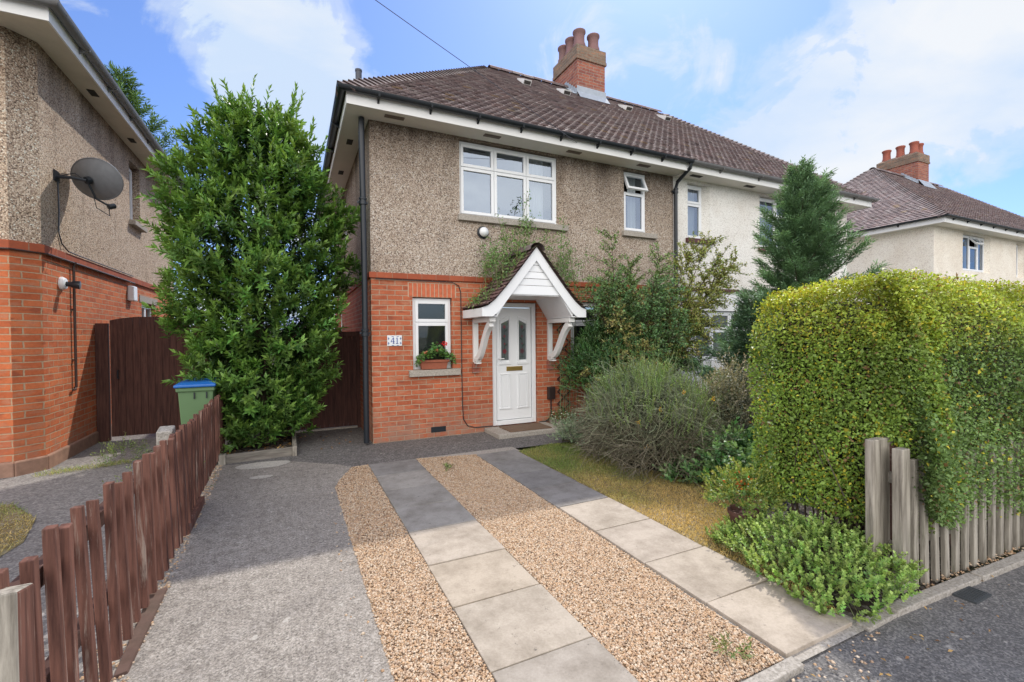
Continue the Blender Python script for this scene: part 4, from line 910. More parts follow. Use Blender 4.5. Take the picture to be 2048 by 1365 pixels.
mb = MB(); mb.tube([(nx+.05,8.36,2.67),(nx+.03,8.36,2.6),(nx+.03,8.36,.93)], .016, 8); mb.tube([(nx+.02,8.36,.93),(nx+.03,8.33,.9),(nx+.03,8.26,.9)], .016, 8); mb.tube([(nx+.045,8.36,2.655),(nx+.045,11.0,2.655)], .014, 6); mb.tube([(nx+.045,8.36,2.655),(nx+.045,7.57,2.655),(-2.965,7.29,2.655),(-5,7.29,2.655)],.012,6)
for z in (2.0,1.3): mb.box(nx,8.335,z,nx+.04,8.385,z+.02)
tag(mb.build('wall_conduit', m_plain('brown conduit', (.06,.03,.022), .5, .25)), 'thin brown conduit running down the orange brick side wall', 'conduit')
mb = MB(); mb.box(nx,10.72,2.30,nx+.10,10.95,2.58); tag(mb.build('alarm_box', M['upvc'], bevel=.02), 'small white alarm box near the top of the brick side wall', 'alarm box')

# fittings on the main house
mb = MB(); mb.tube([(1.1,YF-.035,2.455),(2.28,YF-.035,2.448),(2.40,YF-.02,2.40),(2.435,YF-.012,2.3),(2.44,YF-.012,1.2),(2.445,YF-.012,.5),(2.46,YF-.012,.24),(2.53,YF-.014,.13),(2.66,YF-.014,.09),(2.98,YF-.014,.085)], .007, 6)
tag(mb.build('wall_cable', M['black'], smooth=True), 'thin black cable looping down the red brick front wall beside the canopy', 'cable')
pl = thing('house_number_plaque', (1.375,YF,1.53), 'white tile plaque with blue number 41 on the brick wall', 'house number')
mb = MB(); mb.box(1.265,YF-.014,1.45,1.485,YF+.002,1.61); mb.build('tile', m_plain('glazed white tile', (.74,.76,.78), .2, .04), pl, bevel=.004)
blue = m_plain('blue glaze', (.02,.05,.28), .25); mb = MB(); yy = YF-.0155
def num(mb, ch, x, z, h):
    w_ = h*.13
    q = lambda *p: mb.poly([(a, yy, b) for a, b in p])
    if ch == '1': q((x,z+.001),(x+w_,z+.001),(x+w_,z+h),(x,z+h)); q((x-w_*1.1,z+h*.78),(x,z+h*.86),(x,z+h),(x-w_*.3,z+h*.9)); q((x-w_,z),(x+2*w_,z),(x+2*w_,z+h*.09),(x-w_,z+h*.09))
    else: q((x,z),(x+w_,z),(x+w_,z+h),(x,z+h)); q((x-h*.38,z+h*.28),(x+h*.24,z+h*.28),(x+h*.24,z+h*.37),(x-h*.38,z+h*.37)); q((x-h*.38,z+h*.37),(x-h*.27,z+h*.37),(x+w_*.4,z+h),(x-w_*.2,z+h)); q((x-w_*.8,z),(x+1.8*w_,z),(x+1.8*w_,z+h*.07),(x-w_*.8,z+h*.07))
num(mb, '4', 1.352, 1.482, .095); num(mb, '1', 1.405, 1.482, .095); mb.build('numeral', blue, pl, fix=False)
mb = MB()
for x0 in (1.275, 1.455):
    for z0 in (1.475, 1.545): mb.poly([(x0+.009+.010*math.cos(a)*(1+.3*math.cos(4*a)), yy, z0+.016+.018*math.sin(a)*(1+.3*math.cos(4*a))) for a in np.linspace(0,2*math.pi,20)[:-1]])
for x0 in (1.33, 1.405):
    for z0 in (1.458, 1.594): mb.poly([(x0+.016+.02*math.cos(a), yy, z0+.005*math.sin(a)) for a in np.linspace(0,2*math.pi,14)[:-1]])
mb.build('scroll_motif', m_plain('pale blue glaze', (.12,.17,.32), .25), pl, fix=False)
mb = MB(); mb.lathe((2.83,YF,3.29), [(.10,0),(.10,.03),(.085,.035),(.083,.06)], 20, (0,-1,0)); bl = mb.build('wall_light', M['black'], smooth=True); tag(bl, 'round bulkhead wall light with white globe under the upper window', 'wall light')
mb = MB(); mb.lathe((2.83,YF-.05,3.29), [(.08,0),(.075,.035),(.05,.065),(.015,.078)], 20, (0,-1,0)); mb.build('globe', M['upvc'], bl, smooth=True)
so = thing('power_socket', (4.09,YF,.56), 'brown outdoor socket box on the brick wall right of the door', 'socket')
mb = MB(); mb.box(4.02,YF-.075,.46,4.16,YF-.0,.68); mb.build('box', m_plain('brown box', (.035,.022,.02), .45), so, bevel=.012)
mb = MB(); mb.tube([(4.09,YF-.03,.46),(4.09,YF-.03,.2),(4.07,YF-.03,.13),(3.98,YF-.03,.075),(3.85,YF-.025,.07)], .011, 6); mb.tube([(4.09,YF-.03,.22),(4.13,YF-.03,.12),(4.2,YF-.03,.06)], .011, 6); mb.build('cable', M['black'], so)
t = NT('coir'); P_ = t.pos(); n_ = t.noise(P_, 160, 4, .8); t.bump(n_, 1., .006); M['coir'] = t.set(t.mix(n_, (.10,.06,.035), (.22,.14,.09)), .95)
mb = MB(); mb.box(3.05,6.47,.068,3.80,6.93,.084); tag(mb.build('doormat', M['coir'], bevel=.005), 'brown coir doormat on the step in front of the door', 'doormat')
# edging beside the step
mb = MB(); mb.prism([(4.0,6.18,-.02),(4.04,6.18,-.02),(4.07,6.95,-.02),(4.03,6.95,-.02)], (0,0,.17)); tag(mb.build('timber_edging', M['greywood'], bevel=.006), 'short wooden edging board between the doorstep and the flower bed', 'edging')
# window box
wb = thing('window_box', (1.98,YF-.09,1.07), 'terracotta trough of geraniums on the small window sill', 'window box')
mb = MB(); x0, x1, y0, y1, z0, z1 = 1.75, 2.20, 6.945, 7.065, 1.075, 1.215
mb.add([(x0+.03,y0+.015,z0),(x1-.03,y0+.015,z0),(x1-.03,y1-.015,z0),(x0+.03,y1-.015,z0),(x0,y0,z1),(x1,y0,z1),(x1,y1,z1),(x0,y1,z1)], [(0,3,2,1),(0,1,5,4),(1,2,6,5),(2,3,7,6),(3,0,4,7)]); mb.box(x0-.012,y0-.014,z1-.03,x1+.012,y0,z1+.006); mb.box(x0-.012,y1,z1-.03,x1+.012,y1+.012,z1+.006); mb.box(x0-.012,y0,z1-.03,x0,y1,z1+.006); mb.box(x1,y0,z1-.03,x1+.012,y1,z1+.006)
mb.build('trough', M['terracotta'], wb, bevel=.006); mb = MB(); mb.quad((x0,y0,z1-.02),(x1,y0,z1-.02),(x1,y1,z1-.02),(x0,y1,z1-.02)); mb.build('soil', M['soil'], wb, fix=False)
n = 520; q = RNG.uniform(0,1,n); hgt = .03 + .19*np.exp(-((q-.50)/.22)**2)*RNG.uniform(.2,1,n) + .09*RNG.uniform(0,1,n)
P = np.stack([1.70+q*.60, 6.93+RNG.uniform(-.06,.12,n), 1.19+hgt-.05*((q<.08)|(q>.92))*RNG.uniform(0,2,n)], 1)
leaves('foliage', P, rnd_dir(n)+np.array((0,-.5,.4)), np.tile((0,-.4,1.),(n,1))+.4*rnd_dir(n), RNG.uniform(.03,.055,n), RNG.uniform(.03,.05,n), tint(n,(.085,.17,.05)), M['leaf'], wb)
for fx, fz, r in ((2.135,1.475,.035),(1.83,1.335,.02),(2.0,1.38,.016)):
    n = 40; P = np.array((fx,6.93,fz)) + rnd_dir(n)*r; c_ = (.62,.03,.035) if r > .03 else (.6,.25,.18); leaves('flower', P, rnd_dir(n), rnd_dir(n), np.full(n,.022), np.full(n,.02), tint(n,c_,.15,.05), M['petal'], wb)
strands('flower_stem', np.array([[(2.1,6.98,1.22),(2.12,6.95,1.36),(2.135,6.93,1.47)]]), .003, .002, M['stem'], wb, np.array([(.1,.18,.06)]))

# overhead wire
P0 = Vector((4.43,EF-.01,4.89)); Q = Vector((.92,5.,5.18)); d_ = (Q-P0); pts = [P0 + d_*k + Vector((0,0,-.10*math.sin(math.pi*min(1, k/3.9)))) for k in np.linspace(0, 3.9, 40)]
mb = MB(); mb.tube(pts, .0042, 5); tag(mb.build('telephone_wire', m_plain('grey cable', (.10,.10,.12), .6)), 'thin black telephone wire sloping from the eaves across the blue sky', 'wire')

# ------------------------------------------------------------------ gates, fences, bin
def board_gate(name, label, x0, x1, y, z0, top, bw=.10, y_th=.022, arch=None):
    g = thing(name, ((x0+x1)/2, y, 0), label, 'gate'); mb = MB(); n = int(round((x1-x0)/bw)); w_ = (x1-x0)/n
    for i in range(n):
        a, b = x0+i*w_+.0025, x0+(i+1)*w_-.0025; dz = random.uniform(-.004,.004); dy = random.uniform(0,.004)
        za, zb = (top(a)+dz, top(b)+dz) if arch else (top+dz, top+dz)
        mb.prism([(a,y+dy,z0),(b,y+dy,z0),(b,y+dy,zb),(a,y+dy,za)], (0,y_th,0))
    mb.box(x0, y+.012, z0+.05, x1, y+.016, (top if not arch else top(x0))-.08)
    mb.build('board_panel', M['gate'], g); return g
ar = lambda x: 1.78 + .17*math.sqrt(max(0, 1-((x+2.08)/.66)**2))
g1 = board_gate('garden_gate', 'brown arched boarded gate beside the orange brick house', -2.60, -1.56, 9.15, .06, ar, .0945, arch=True)
mb = MB(); mb.box(-2.77,9.12,.0,-2.615,9.20,1.84); mb.build('gate_post', M['gate'], g1, bevel=.005); mb = MB(); mb.box(-1.54,9.12,0,-1.43,9.22,1.80); mb.build('gate_post', M['gate'], g1, bevel=.005)
mb = MB(); mb.tube([(-2.5,9.14,.98),(-2.5,9.11,.98),(-2.5,9.11,1.1),(-2.5,9.14,1.1)],.011,6); mb.build('handle', M['black'], g1)
fp = thing('fence_panel', (-1.1,9.18,0), 'dark brown boarded fence panel behind the green bin', 'fence'); mb = MB()
for i in range(9): a = -1.42+i*.115; mb.box(a+.003,9.18,.04,a+.112,9.20,1.68)
mb.build('board_panel', M['gate'], fp); mb = MB(); mb.box(-1.42,9.16,1.68,-.38,9.22,1.72); mb.build('top_rail', M['gate'], fp)
g2 = board_gate('side_gate', 'dark brown boarded side gate between the bay tree and drainpipe', -.30, .985, 8.42, .04, 1.655, .075)
mb = MB(); mb.box(-.30,8.395,1.60,.985,8.418,1.685); mb.build('top_rail', M['gate'], g2); mb = MB(); mb.box(.985,8.39,.0,1.04,8.46,1.69); mb.build('gate_post', M['gate'], g2); mb = MB(); mb.box(-.3,8.40,.0,1.04,8.47,.03); mb.build('threshold', M['stone'], g2)

def lean_box(mb, x, y, z0, z1, wx, wy, lx, ly, slope=0):
    a = Vector((x, y, z0)); b = Vector((x+lx, y+ly, z1)); q = [(-wx/2,-wy/2),(wx/2,-wy/2),(wx/2,wy/2),(-wx/2,wy/2)]
    mb.add([a+Vector((i,j,0)) for i, j in q] + [b+Vector((i,j,slope*j/wy)) for i, j in q], [(0,3,2,1),(4,5,6,7),(0,1,5,4),(1,2,6,5),(2,3,7,6),(3,0,4,7)])
pf = thing('picket_fence', (-.85,4.5,0), 'reddish brown picket fence with leaning battens along the left of the drive', 'fence')
PYs = [1.97,2.085,2.26,2.37,2.52,2.68,2.84,2.99,3.16,3.31,3.47,3.63,3.78,3.93,4.08,4.2,4.32,4.44,4.56]
for i, y in enumerate(PYs):
    mb = MB(); zt = .88 + random.uniform(-.02,.02); lean_box(mb, -.80+random.uniform(-.008,.008), y+random.uniform(-.01,.01), .03+random.uniform(0,.03), zt, .036, .042, -.025+random.uniform(-.012,.010), random.uniform(-.018,.018), random.uniform(-.01,.01)); mb.build('picket', M['picket'], pf, bevel=.004)
y = 4.74; i = 0
while y < 7.45:
    mb = MB(); f_ = (y-4.74)/2.7; lean_box(mb, -.845-.06*f_+random.uniform(-.006,.006), y, .06, .845+.03*f_+random.uniform(-.015,.015), .030, .042, random.uniform(-.02,.02), .03+random.uniform(-.015,.015)); mb.build('picket', M['picket'], pf, bevel=.003); y += .092; i += 1
for x0, x1, ya, yb in ((-.855,-.865,1.9,4.68),(-.885,-.955,4.70,7.6)):
    for z in (.26,.68):
        mb = MB(); mb.prism([(x0-.045,ya,z),(x0,ya,z),(x0,ya,z+.075),(x0-.045,ya,z+.075)], (x1-x0,yb-ya,.01)); mb.build('rail', M['picket_dark'], pf)
mb = MB(); lean_box(mb, -.806, 1.92, .0, .835, .095, .10, .0, .0, -.02); mb.m = [1 if i == 3 else 0 for i in range(6)]; mb.build('post', [M['greywood'], M['picket']], pf, bevel=.008)
for x, y, h in ((-.96,4.60,.86),(-.99,7.55,.98)):
    mb = MB(); lean_box(mb, x, y, 0, h, .11, .12, .0, 0, .03); mb.build('concrete_post', M['conc_post'], pf, bevel=.012)
tb = MB(); tb.prism([(-.82,4.45,.0),(-.785,4.45,.0),(-.80,5.25,.0),(-.85,5.25,.0)], (0,0,.075)); tag(tb.build('timber_board', M['picket'], bevel=.006), 'short brown board lying on edge at the fence foot by the drive', 'board')
tb = MB(); tb.add([(-.78,2.72,.0),(-.735,2.74,.0),(-.745,3.55,.0),(-.82,3.5,.0),(-.785,2.72,.02),(-.74,2.74,.018),(-.75,3.55,.018),(-.825,3.5,.03)], [(4,5,6,7),(0,1,5,4),(1,2,6,5),(2,3,7,6),(3,0,4,7)]); tag(tb.build('timber_board', m_plain('rotting timber', (.12,.075,.06), .85, .45, 14, .2, 0, .5)), 'curved rotting brown board on the ground beside the nearest pickets', 'board')

bn = thing('wheelie_bin', (-1.16,7.05,0), 'green wheelie bin with blue lid behind the picket fence', 'bin')
M['bin'] = m_plain('green bin plastic', (.115,.20,.09), .45, .08, 5); M['lid'] = m_plain('blue lid plastic', (.015,.12,.42), .4, .1, 5)
bx0, bx1, by0, by1 = -1.31, -.93, 6.85, 7.35
mb = MB(); mb.add([(bx0+.05,by0+.07,.05),(bx1-.05,by0+.07,.05),(bx1-.05,by1-.05,.05),(bx0+.05,by1-.05,.05),(bx0,by0,1.0),(bx1,by0,1.0),(bx1,by1,1.0),(bx0,by1,1.0)], [(0,3,2,1),(4,5,6,7),(0,1,5,4),(1,2,6,5),(2,3,7,6),(3,0,4,7)]); mb.box(bx0-.015,by0-.02,.93,bx1+.015,by1+.01,.985); mb.build('body', M['bin'], bn, bevel=.015)
mb = MB(); a = [(bx0-.03,by0-.05,.985),(bx1+.03,by0-.05,.985),(bx1+.03,by1+.02,1.0),(bx0-.03,by1+.02,1.0)]; b = [(bx0+.03,by0+.02,1.045),(bx1-.03,by0+.02,1.045),(bx1-.02,by1,1.07),(bx0+.02,by1,1.07)]; mid = [(x,y,z+.035) for x, y, z in a]
mb.add(a+mid+b, [(0,3,2,1),(0,1,5,4),(1,2,6,5),(2,3,7,6),(3,0,4,7),(4,5,9,8),(5,6,10,9),(6,7,11,10),(7,4,8,11),(8,9,10,11)]); mb.build('lid', M['lid'], bn, bevel=.012)
mb = MB(); mb.tube([(bx0+.05,by1+.06,1.0),(bx1-.05,by1+.06,1.0)], .016, 8); mb.build('handle', M['bin'], bn)
for x in (bx0+.02, bx1-.02): mb = MB(); mb.lathe((x-.02,by1-.06,.10), [(.03,0),(.1,0),(.1,.04),(.03,.04)], 20, (1,0,0)); mb.build('wheel', M['black'], bn)
for dx in (.17,.30): mb = MB(); mb.box(bx0+dx,by0-.012,.84,bx0+dx+.012,by0+.03,.92); mb.build('rib', M['black'], bn)

# planting bed under the bay tree
mb = MB(); mb.poly([(-.86,6.82,.06),(-.04,6.88,.06),(-.06,8.3,.06),(-.9,8.3,.06)]); bedo = tag(mb.build('soil_bed', M['soil'], fix=False), None, None, None, 'structure')
mb = MB(); mb.prism([(-.80,6.78,-.02),(-.04,6.84,-.02),(-.04,6.885,-.02),(-.80,6.825,-.02)], (0,0,.13)); ed = mb.build('timber_edging', M['greywood_x'], bevel=.006); tag(ed, 'low grey timber edging round the bay tree bed', 'edging')
mb = MB(); mb.prism([(-.04,6.80,-.02),(.015,6.80,-.02),(.0,7.9,-.02),(-.055,7.9,-.02)], (0,0,.145)); mb.build('side_board', M['greywood'], ed, bevel=.006); mb = MB(); mb.box(-.88,6.75,-.02,-.80,6.84,.12); mb.build('corner_block', M['greywood'], ed, bevel=.006)
def litter(name, poly, n, z, label, s=(.03,.06)):
    P = scatter(poly, n); n = len(P); P = np.column_stack([P, np.full(n, z)+RNG.uniform(.004,.02,n)]); D = rnd_dir(n); D[:,2] *= .25; N = np.tile((0,0,1.),(n,1))+.5*rnd_dir(n)
    pal = np.array([(.30,.17,.07),(.20,.10,.045),(.38,.24,.10),(.14,.08,.04)]); L_ = RNG.uniform(*s, n)
    o = leaves(name, P, D, N, L_, L_*.5, pal[RNG.integers(0,4,n)], M['leaf'], None); return tag(o, label, 'leaf litter', None, 'stuff')
litter('fallen_leaves', [(-.8,6.86),(-.06,6.92),(.0,7.9),(-.8,7.9)], 170, .06, 'dry brown leaves scattered over the soil under the bay tree')
litter('fallen_leaves', [(-.2,6.9),(1.,7.1),(.9,8.3),(0.,8.3)], 26, .0, 'few dry leaves on the path by the side gate')
litter('fallen_leaves', [(2.,1.1),(6.5,1.0),(6.5,1.4),(2.,1.38)], 120, -.01, 'brown leaf bits along the road edge below the hedge', (.012,.03))

# ------------------------------------------------------------------ plants
def whorls(P, D, nl, L0, L1, W, twig, base, var, name, mat, parent, spread=.9, hue=.1, tip=None):
    """shoots at P along D with nl leaves spiralling round each"""
    n = len(P); D = unit(D); ref = unit(np.cross(D, np.tile((.3,.5,.81),(n,1)))); B2 = np.cross(D, ref)
    k = np.tile(np.arange(nl)/max(1, nl-1), (n,1)); ang = np.tile(np.arange(nl)*2.4, (n,1)) + RNG.uniform(0,6.28,(n,1))
    pos = P[:,None] + D[:,None]*(k[...,None]*np.reshape(twig,(-1,1,1)))
    rad = np.cos(ang)[...,None]*ref[:,None] + np.sin(ang)[...,None]*B2[:,None]
    sp_ = spread*(1.15-.75*k)[...,None]; dirs = D[:,None]*(.5+.6*k[...,None]) + rad*sp_ + .15*RNG.normal(size=(n,nl,3))
    nor = D[:,None]*1.0 - rad*.35 + np.array((0,0,.5)); L_ = RNG.uniform(L0,L1,(n,nl))
    c = np.repeat(tint(n, base, var, hue), nl, 0)*RNG.uniform(.8,1.2,(n*nl,1))
    if tip is not None:
        tk = (k.ravel()**2.5)[:,None]*tip[1]; c = c*(1-tk) + np.array(tip[0])*tk
    return leaves(name, pos.reshape(-1,3), dirs.reshape(-1,3), nor.reshape(-1,3), L_.ravel(), L_.ravel()*W, np.clip(c,.003,.9), mat, parent)

# bay tree
bay = thing('bay_tree', (-.38,7.5,.06), 'tall dense glossy green bay tree growing between the two gates', 'tree')
bz = np.array([.10,.5,1.0,1.7,2.5,3.2,3.7,4.2,4.6,4.95]); br = np.array([.42,.60,.74,.97,1.12,1.08,.95,.72,.48,.18]); bcx = np.array([-.40,-.38,-.42,-.40,-.42,-.45,-.46,-.42,-.40,-.42])
def bay_pts(n, lo, hi, z0=.3, z1=4.75):
    z = RNG.uniform(z0, z1, n*3); r_ = np.interp(z, bz, br); keep = RNG.uniform(0,1.3,n*3) < r_+.15; z = z[keep][:n]; r_ = np.interp(z, bz, br); m_ = len(z)
    a = RNG.uniform(0, 2*math.pi, m_); lump = 1 + .15*np.sin(a*3+z*2.7) + .12*np.sin(a*5-z*5.1+1) + .13*np.sin(z*8+a*3)
    q = RNG.uniform(lo, hi, m_)*lump*r_
    hole = (np.sin(a*4+z*3.3+.5)*np.sin(z*5.2-a*2.) < -.45) & (q > .55*r_) & (z > .9); k_ = ~hole | (RNG.uniform(0,1,m_) < .25); z, r_, a, q = z[k_], r_[k_], a[k_], q[k_]; m_ = len(z)
    return np.stack([np.interp(z,bz,bcx)+q*np.cos(a), 7.5+q*np.sin(a)*.8, z], 1), np.stack([np.cos(a), np.sin(a), np.zeros(m_)], 1)
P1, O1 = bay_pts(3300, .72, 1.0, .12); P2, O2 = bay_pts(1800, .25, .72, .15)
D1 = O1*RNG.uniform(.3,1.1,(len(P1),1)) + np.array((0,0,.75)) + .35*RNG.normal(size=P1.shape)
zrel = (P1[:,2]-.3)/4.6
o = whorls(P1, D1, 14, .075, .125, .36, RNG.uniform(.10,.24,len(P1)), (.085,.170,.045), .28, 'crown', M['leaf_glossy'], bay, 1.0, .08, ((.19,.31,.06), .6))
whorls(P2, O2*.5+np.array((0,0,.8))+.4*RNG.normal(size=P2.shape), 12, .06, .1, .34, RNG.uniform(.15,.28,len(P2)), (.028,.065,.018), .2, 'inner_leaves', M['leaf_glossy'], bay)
ns = 64; zt = RNG.uniform(2.6,4.7,ns); a = RNG.uniform(0,6.28,ns); q = np.interp(zt,bz,br)*RNG.uniform(.45,1.0,ns); B0 = np.stack([np.interp(zt,bz,bcx)+q*np.cos(a), 7.5+.8*q*np.sin(a), zt],1)
B0 = np.concatenate([B0, np.array([(-.55,7.45,4.55),(-.85,7.4,4.35),(-.22,7.4,4.3),(-.40,7.4,4.45),(.22,7.4,3.95),(-1.05,7.4,3.75),(-.05,7.4,4.25),(-.7,7.4,4.4)])])
tw = np.concatenate([RNG.uniform(.3,.55,ns), np.full(8,.6)])
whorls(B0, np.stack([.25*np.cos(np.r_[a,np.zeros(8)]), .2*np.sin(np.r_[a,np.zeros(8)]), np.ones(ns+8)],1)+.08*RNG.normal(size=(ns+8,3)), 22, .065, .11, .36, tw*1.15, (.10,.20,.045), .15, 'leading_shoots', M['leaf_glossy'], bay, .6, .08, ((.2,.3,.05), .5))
mb = MB(); mb.tube([(-.40,7.5,.02),(-.40,7.5,.7),(-.44,7.48,1.8),(-.42,7.5,3.2),(-.42,7.5,4.5)], [.07,.06,.05,.035,.012], 8)
for i in range(22):
    a_ = i*2.4; z0 = .4+i*.16; r_ = np.interp(z0+.5,bz,br)*.75; mb.tube([(-.41,7.5,z0),(-.41+.4*r_*math.cos(a_),7.5+.35*r_*math.sin(a_),z0+.25),(-.41+r_*math.cos(a_),7.5+.8*r_*math.sin(a_),z0+.6)], [.026,.018,.006], 5)
mb.build('trunk', M['bark'], bay, smooth=True)

# privet hedge
hedge = thing('privet_hedge', (6.0,2.1,0), 'tall clipped yellow-green privet hedge behind the grey picket fence', 'hedge')
HX0, HX1, HY0, HY1, HZ = 3.42, 10.0, 1.50, 2.50, 1.96
def hedge_top(x, y): return HZ - .004*(x-3.4)*1.0 - .20*np.clip((3.42+.45-x)/.45,0,1)**2*np.clip((y-1.45)/1.0,.1,1) + .03*np.sin(x*4+y*3)
ZLX, ZLZ = [3.2,3.33,3.40,3.47,3.60,3.78,4.1,4.6,10],[.98,.90,.74,.58,.42,.33,.29,.25,.2]
def hp(n, face):
    if face == 'end':
        y = RNG.uniform(HY0-.04, HY1+.05, n); z = RNG.uniform(.30, 1.88, n); bul = .03*np.sin(z*5+y*4)+.025*np.sin(y*9+1)
        x = HX0 + .03 + .03*np.abs(z-1.1) + bul - .03 + .05*np.clip((1.55-y)/.1,0,1)**1.5; x = x+np.clip(z-1.5,0,1)**2*1.5*np.clip((y-1.2),0,1); x = x+.10*np.clip((.95-z)/.2,0,1)*np.clip((1.8-y)/.15,0,1); N = np.column_stack([-np.ones(n),-.15*np.ones(n),.15+1.6*np.clip(z-1.45,0,1)])
    elif face == 'front':
        x = HX0+.02 + (RNG.uniform(0,1,n)**1.6)*(HX1-HX0); zlo = np.interp(x,ZLX,ZLZ); z = zlo+(1.97-zlo)*RNG.uniform(0,1,n)
        y = HY0 - .085 + .05*np.sin(x*3.1+z*2)+.045*np.sin(z*6+x*1.7) + .80*np.clip(z-1.55,0,1)**1.4; N = np.column_stack([np.zeros(n),-np.ones(n),.2+2.6*np.clip(z-1.52,0,1)])
    elif face == 'corner':
        t_ = RNG.uniform(-.25, 1.8, n); z = RNG.uniform(.93, 1.72, n); rr_ = .20+.03*np.sin(z*9+t_*3); x = HX0+.20-rr_*np.cos(t_); y = HY0+.13-rr_*np.sin(t_)*1.05+.6*np.clip(z-1.5,0,1)**1.3; N = np.column_stack([-np.cos(t_), -np.sin(t_), .2+np.clip(z-1.5,0,1)*2])
    elif face == 'top':
        x = HX0+.02 + (RNG.uniform(0,1,n)**1.2)*(HX1-HX0); y = RNG.uniform(HY0+.12, HY1+.05, n); z = np.array(hedge_top(x,y)); N = np.tile((0.,0,1.),(n,1))
    else:
        x = RNG.uniform(HX0,HX1,n); z = RNG.uniform(.2,2.,n); y = np.full(n,HY1+.08); N = np.tile((0,1.,.2),(n,1))
    return np.stack([x,y,z],1), N
hs_ = [('end',27000),('front',88000),('corner',11000),('top',32000),('back',3500)]; PP, NN, CC, LL = [], [], [], []
for fc, n in hs_:
    P, N = hp(n, fc); dpt = np.abs(RNG.normal(0,.045,n)); P = P - N*dpt[:,None] + N*.02 + .012*RNG.normal(size=P.shape)
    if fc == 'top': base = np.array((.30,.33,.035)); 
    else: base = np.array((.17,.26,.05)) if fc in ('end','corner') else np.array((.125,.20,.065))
    hz = np.clip((P[:,2]-1.42)/.35, 0, 1)[:,None]; c = base*(1-hz*.8) + np.array((.30,.36,.05))*hz*.8  # sunlit top and end put into leaf colour, along with yellow new growth
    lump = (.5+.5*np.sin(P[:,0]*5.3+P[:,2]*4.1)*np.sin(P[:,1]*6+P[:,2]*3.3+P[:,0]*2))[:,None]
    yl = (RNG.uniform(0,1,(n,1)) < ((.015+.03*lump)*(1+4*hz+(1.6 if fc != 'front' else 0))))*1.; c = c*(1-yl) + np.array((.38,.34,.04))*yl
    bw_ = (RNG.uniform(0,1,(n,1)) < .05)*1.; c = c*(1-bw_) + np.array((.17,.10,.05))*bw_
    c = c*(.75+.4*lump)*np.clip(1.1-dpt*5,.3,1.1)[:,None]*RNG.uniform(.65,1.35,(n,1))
    PP.append(P); NN.append(N); CC.append(c); LL.append(RNG.uniform(.012,.029,n)*np.where(RNG.uniform(0,1,n)<.07,1.6,1))
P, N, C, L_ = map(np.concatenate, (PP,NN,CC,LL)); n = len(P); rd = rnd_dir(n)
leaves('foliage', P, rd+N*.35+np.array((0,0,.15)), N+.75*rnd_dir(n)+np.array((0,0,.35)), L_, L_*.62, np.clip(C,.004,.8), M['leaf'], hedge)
mb = MB(); nx_, nz_ = 40, 14       # dark woody interior, shade between the twigs put into its colour
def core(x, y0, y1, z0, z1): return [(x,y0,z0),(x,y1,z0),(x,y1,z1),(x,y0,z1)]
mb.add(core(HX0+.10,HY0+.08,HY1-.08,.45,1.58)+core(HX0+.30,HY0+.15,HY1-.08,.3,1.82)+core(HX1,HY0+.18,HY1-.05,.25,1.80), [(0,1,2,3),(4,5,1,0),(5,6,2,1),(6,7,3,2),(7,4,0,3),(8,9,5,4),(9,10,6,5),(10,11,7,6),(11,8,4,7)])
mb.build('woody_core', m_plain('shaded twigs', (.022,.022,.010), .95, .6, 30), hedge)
n = 900; x = RNG.uniform(HX0+.1,HX1,n); y = RNG.uniform(HY0+.1,HY1-.2,n); z0_ = np.zeros(n); p0 = np.stack([x,y,z0_],1); p1 = p0+np.stack([.05*RNG.normal(size=n)-.02,.05*RNG.normal(size=n),np.full(n,.35)],1); p2 = p1+np.stack([.12*RNG.normal(size=n),.12*RNG.normal(size=n),np.full(n,.45)],1)
strands('branches', np.stack([p0,p1,p2],1), RNG.uniform(.006,.014,n), .003, M['stem'], hedge, tint(n,(.13,.10,.075),.2,.05))

# grey fence below the hedge
gf = thing('picket_fence', (5.,1.49,0), 'weathered grey picket fence with a broad post below the hedge', 'fence')
mb = MB(); lean_box(mb, 3.37, 1.61, .0, .925, .25, .05, -.015, 0); mb.build('post', M['greywood'], gf, bevel=.006)
mb = MB(); lean_box(mb, 3.37, 1.50, .0, .88, .085, .06, -.012, 0); mb.build('post', M['greywood'], gf, bevel=.005)
mb = MB(); lean_box(mb, 3.44, 1.575, .0, .88, .03, .03, -.01, 0); mb.build('post', M['picket_dark'], gf)
x = 3.475
while x < 9.8:
    mb = MB(); lean_box(mb, x, 1.475-.045*(x-3.6)*.95, -.01, .80+random.uniform(-.02,.02), .05, .028, random.uniform(-.02,.01), random.uniform(-.01,.02)); mb.build('picket', M['greywood'], gf, bevel=.003); x += .118
for z in (.2,.64): mb = MB(); mb.prism([(3.4,1.56,z),(3.4,1.60,z),(3.4,1.60,z+.07),(3.4,1.56,z+.07)], (6.4,-.27,0)); mb.build('rail', M['greywood_x'], gf)

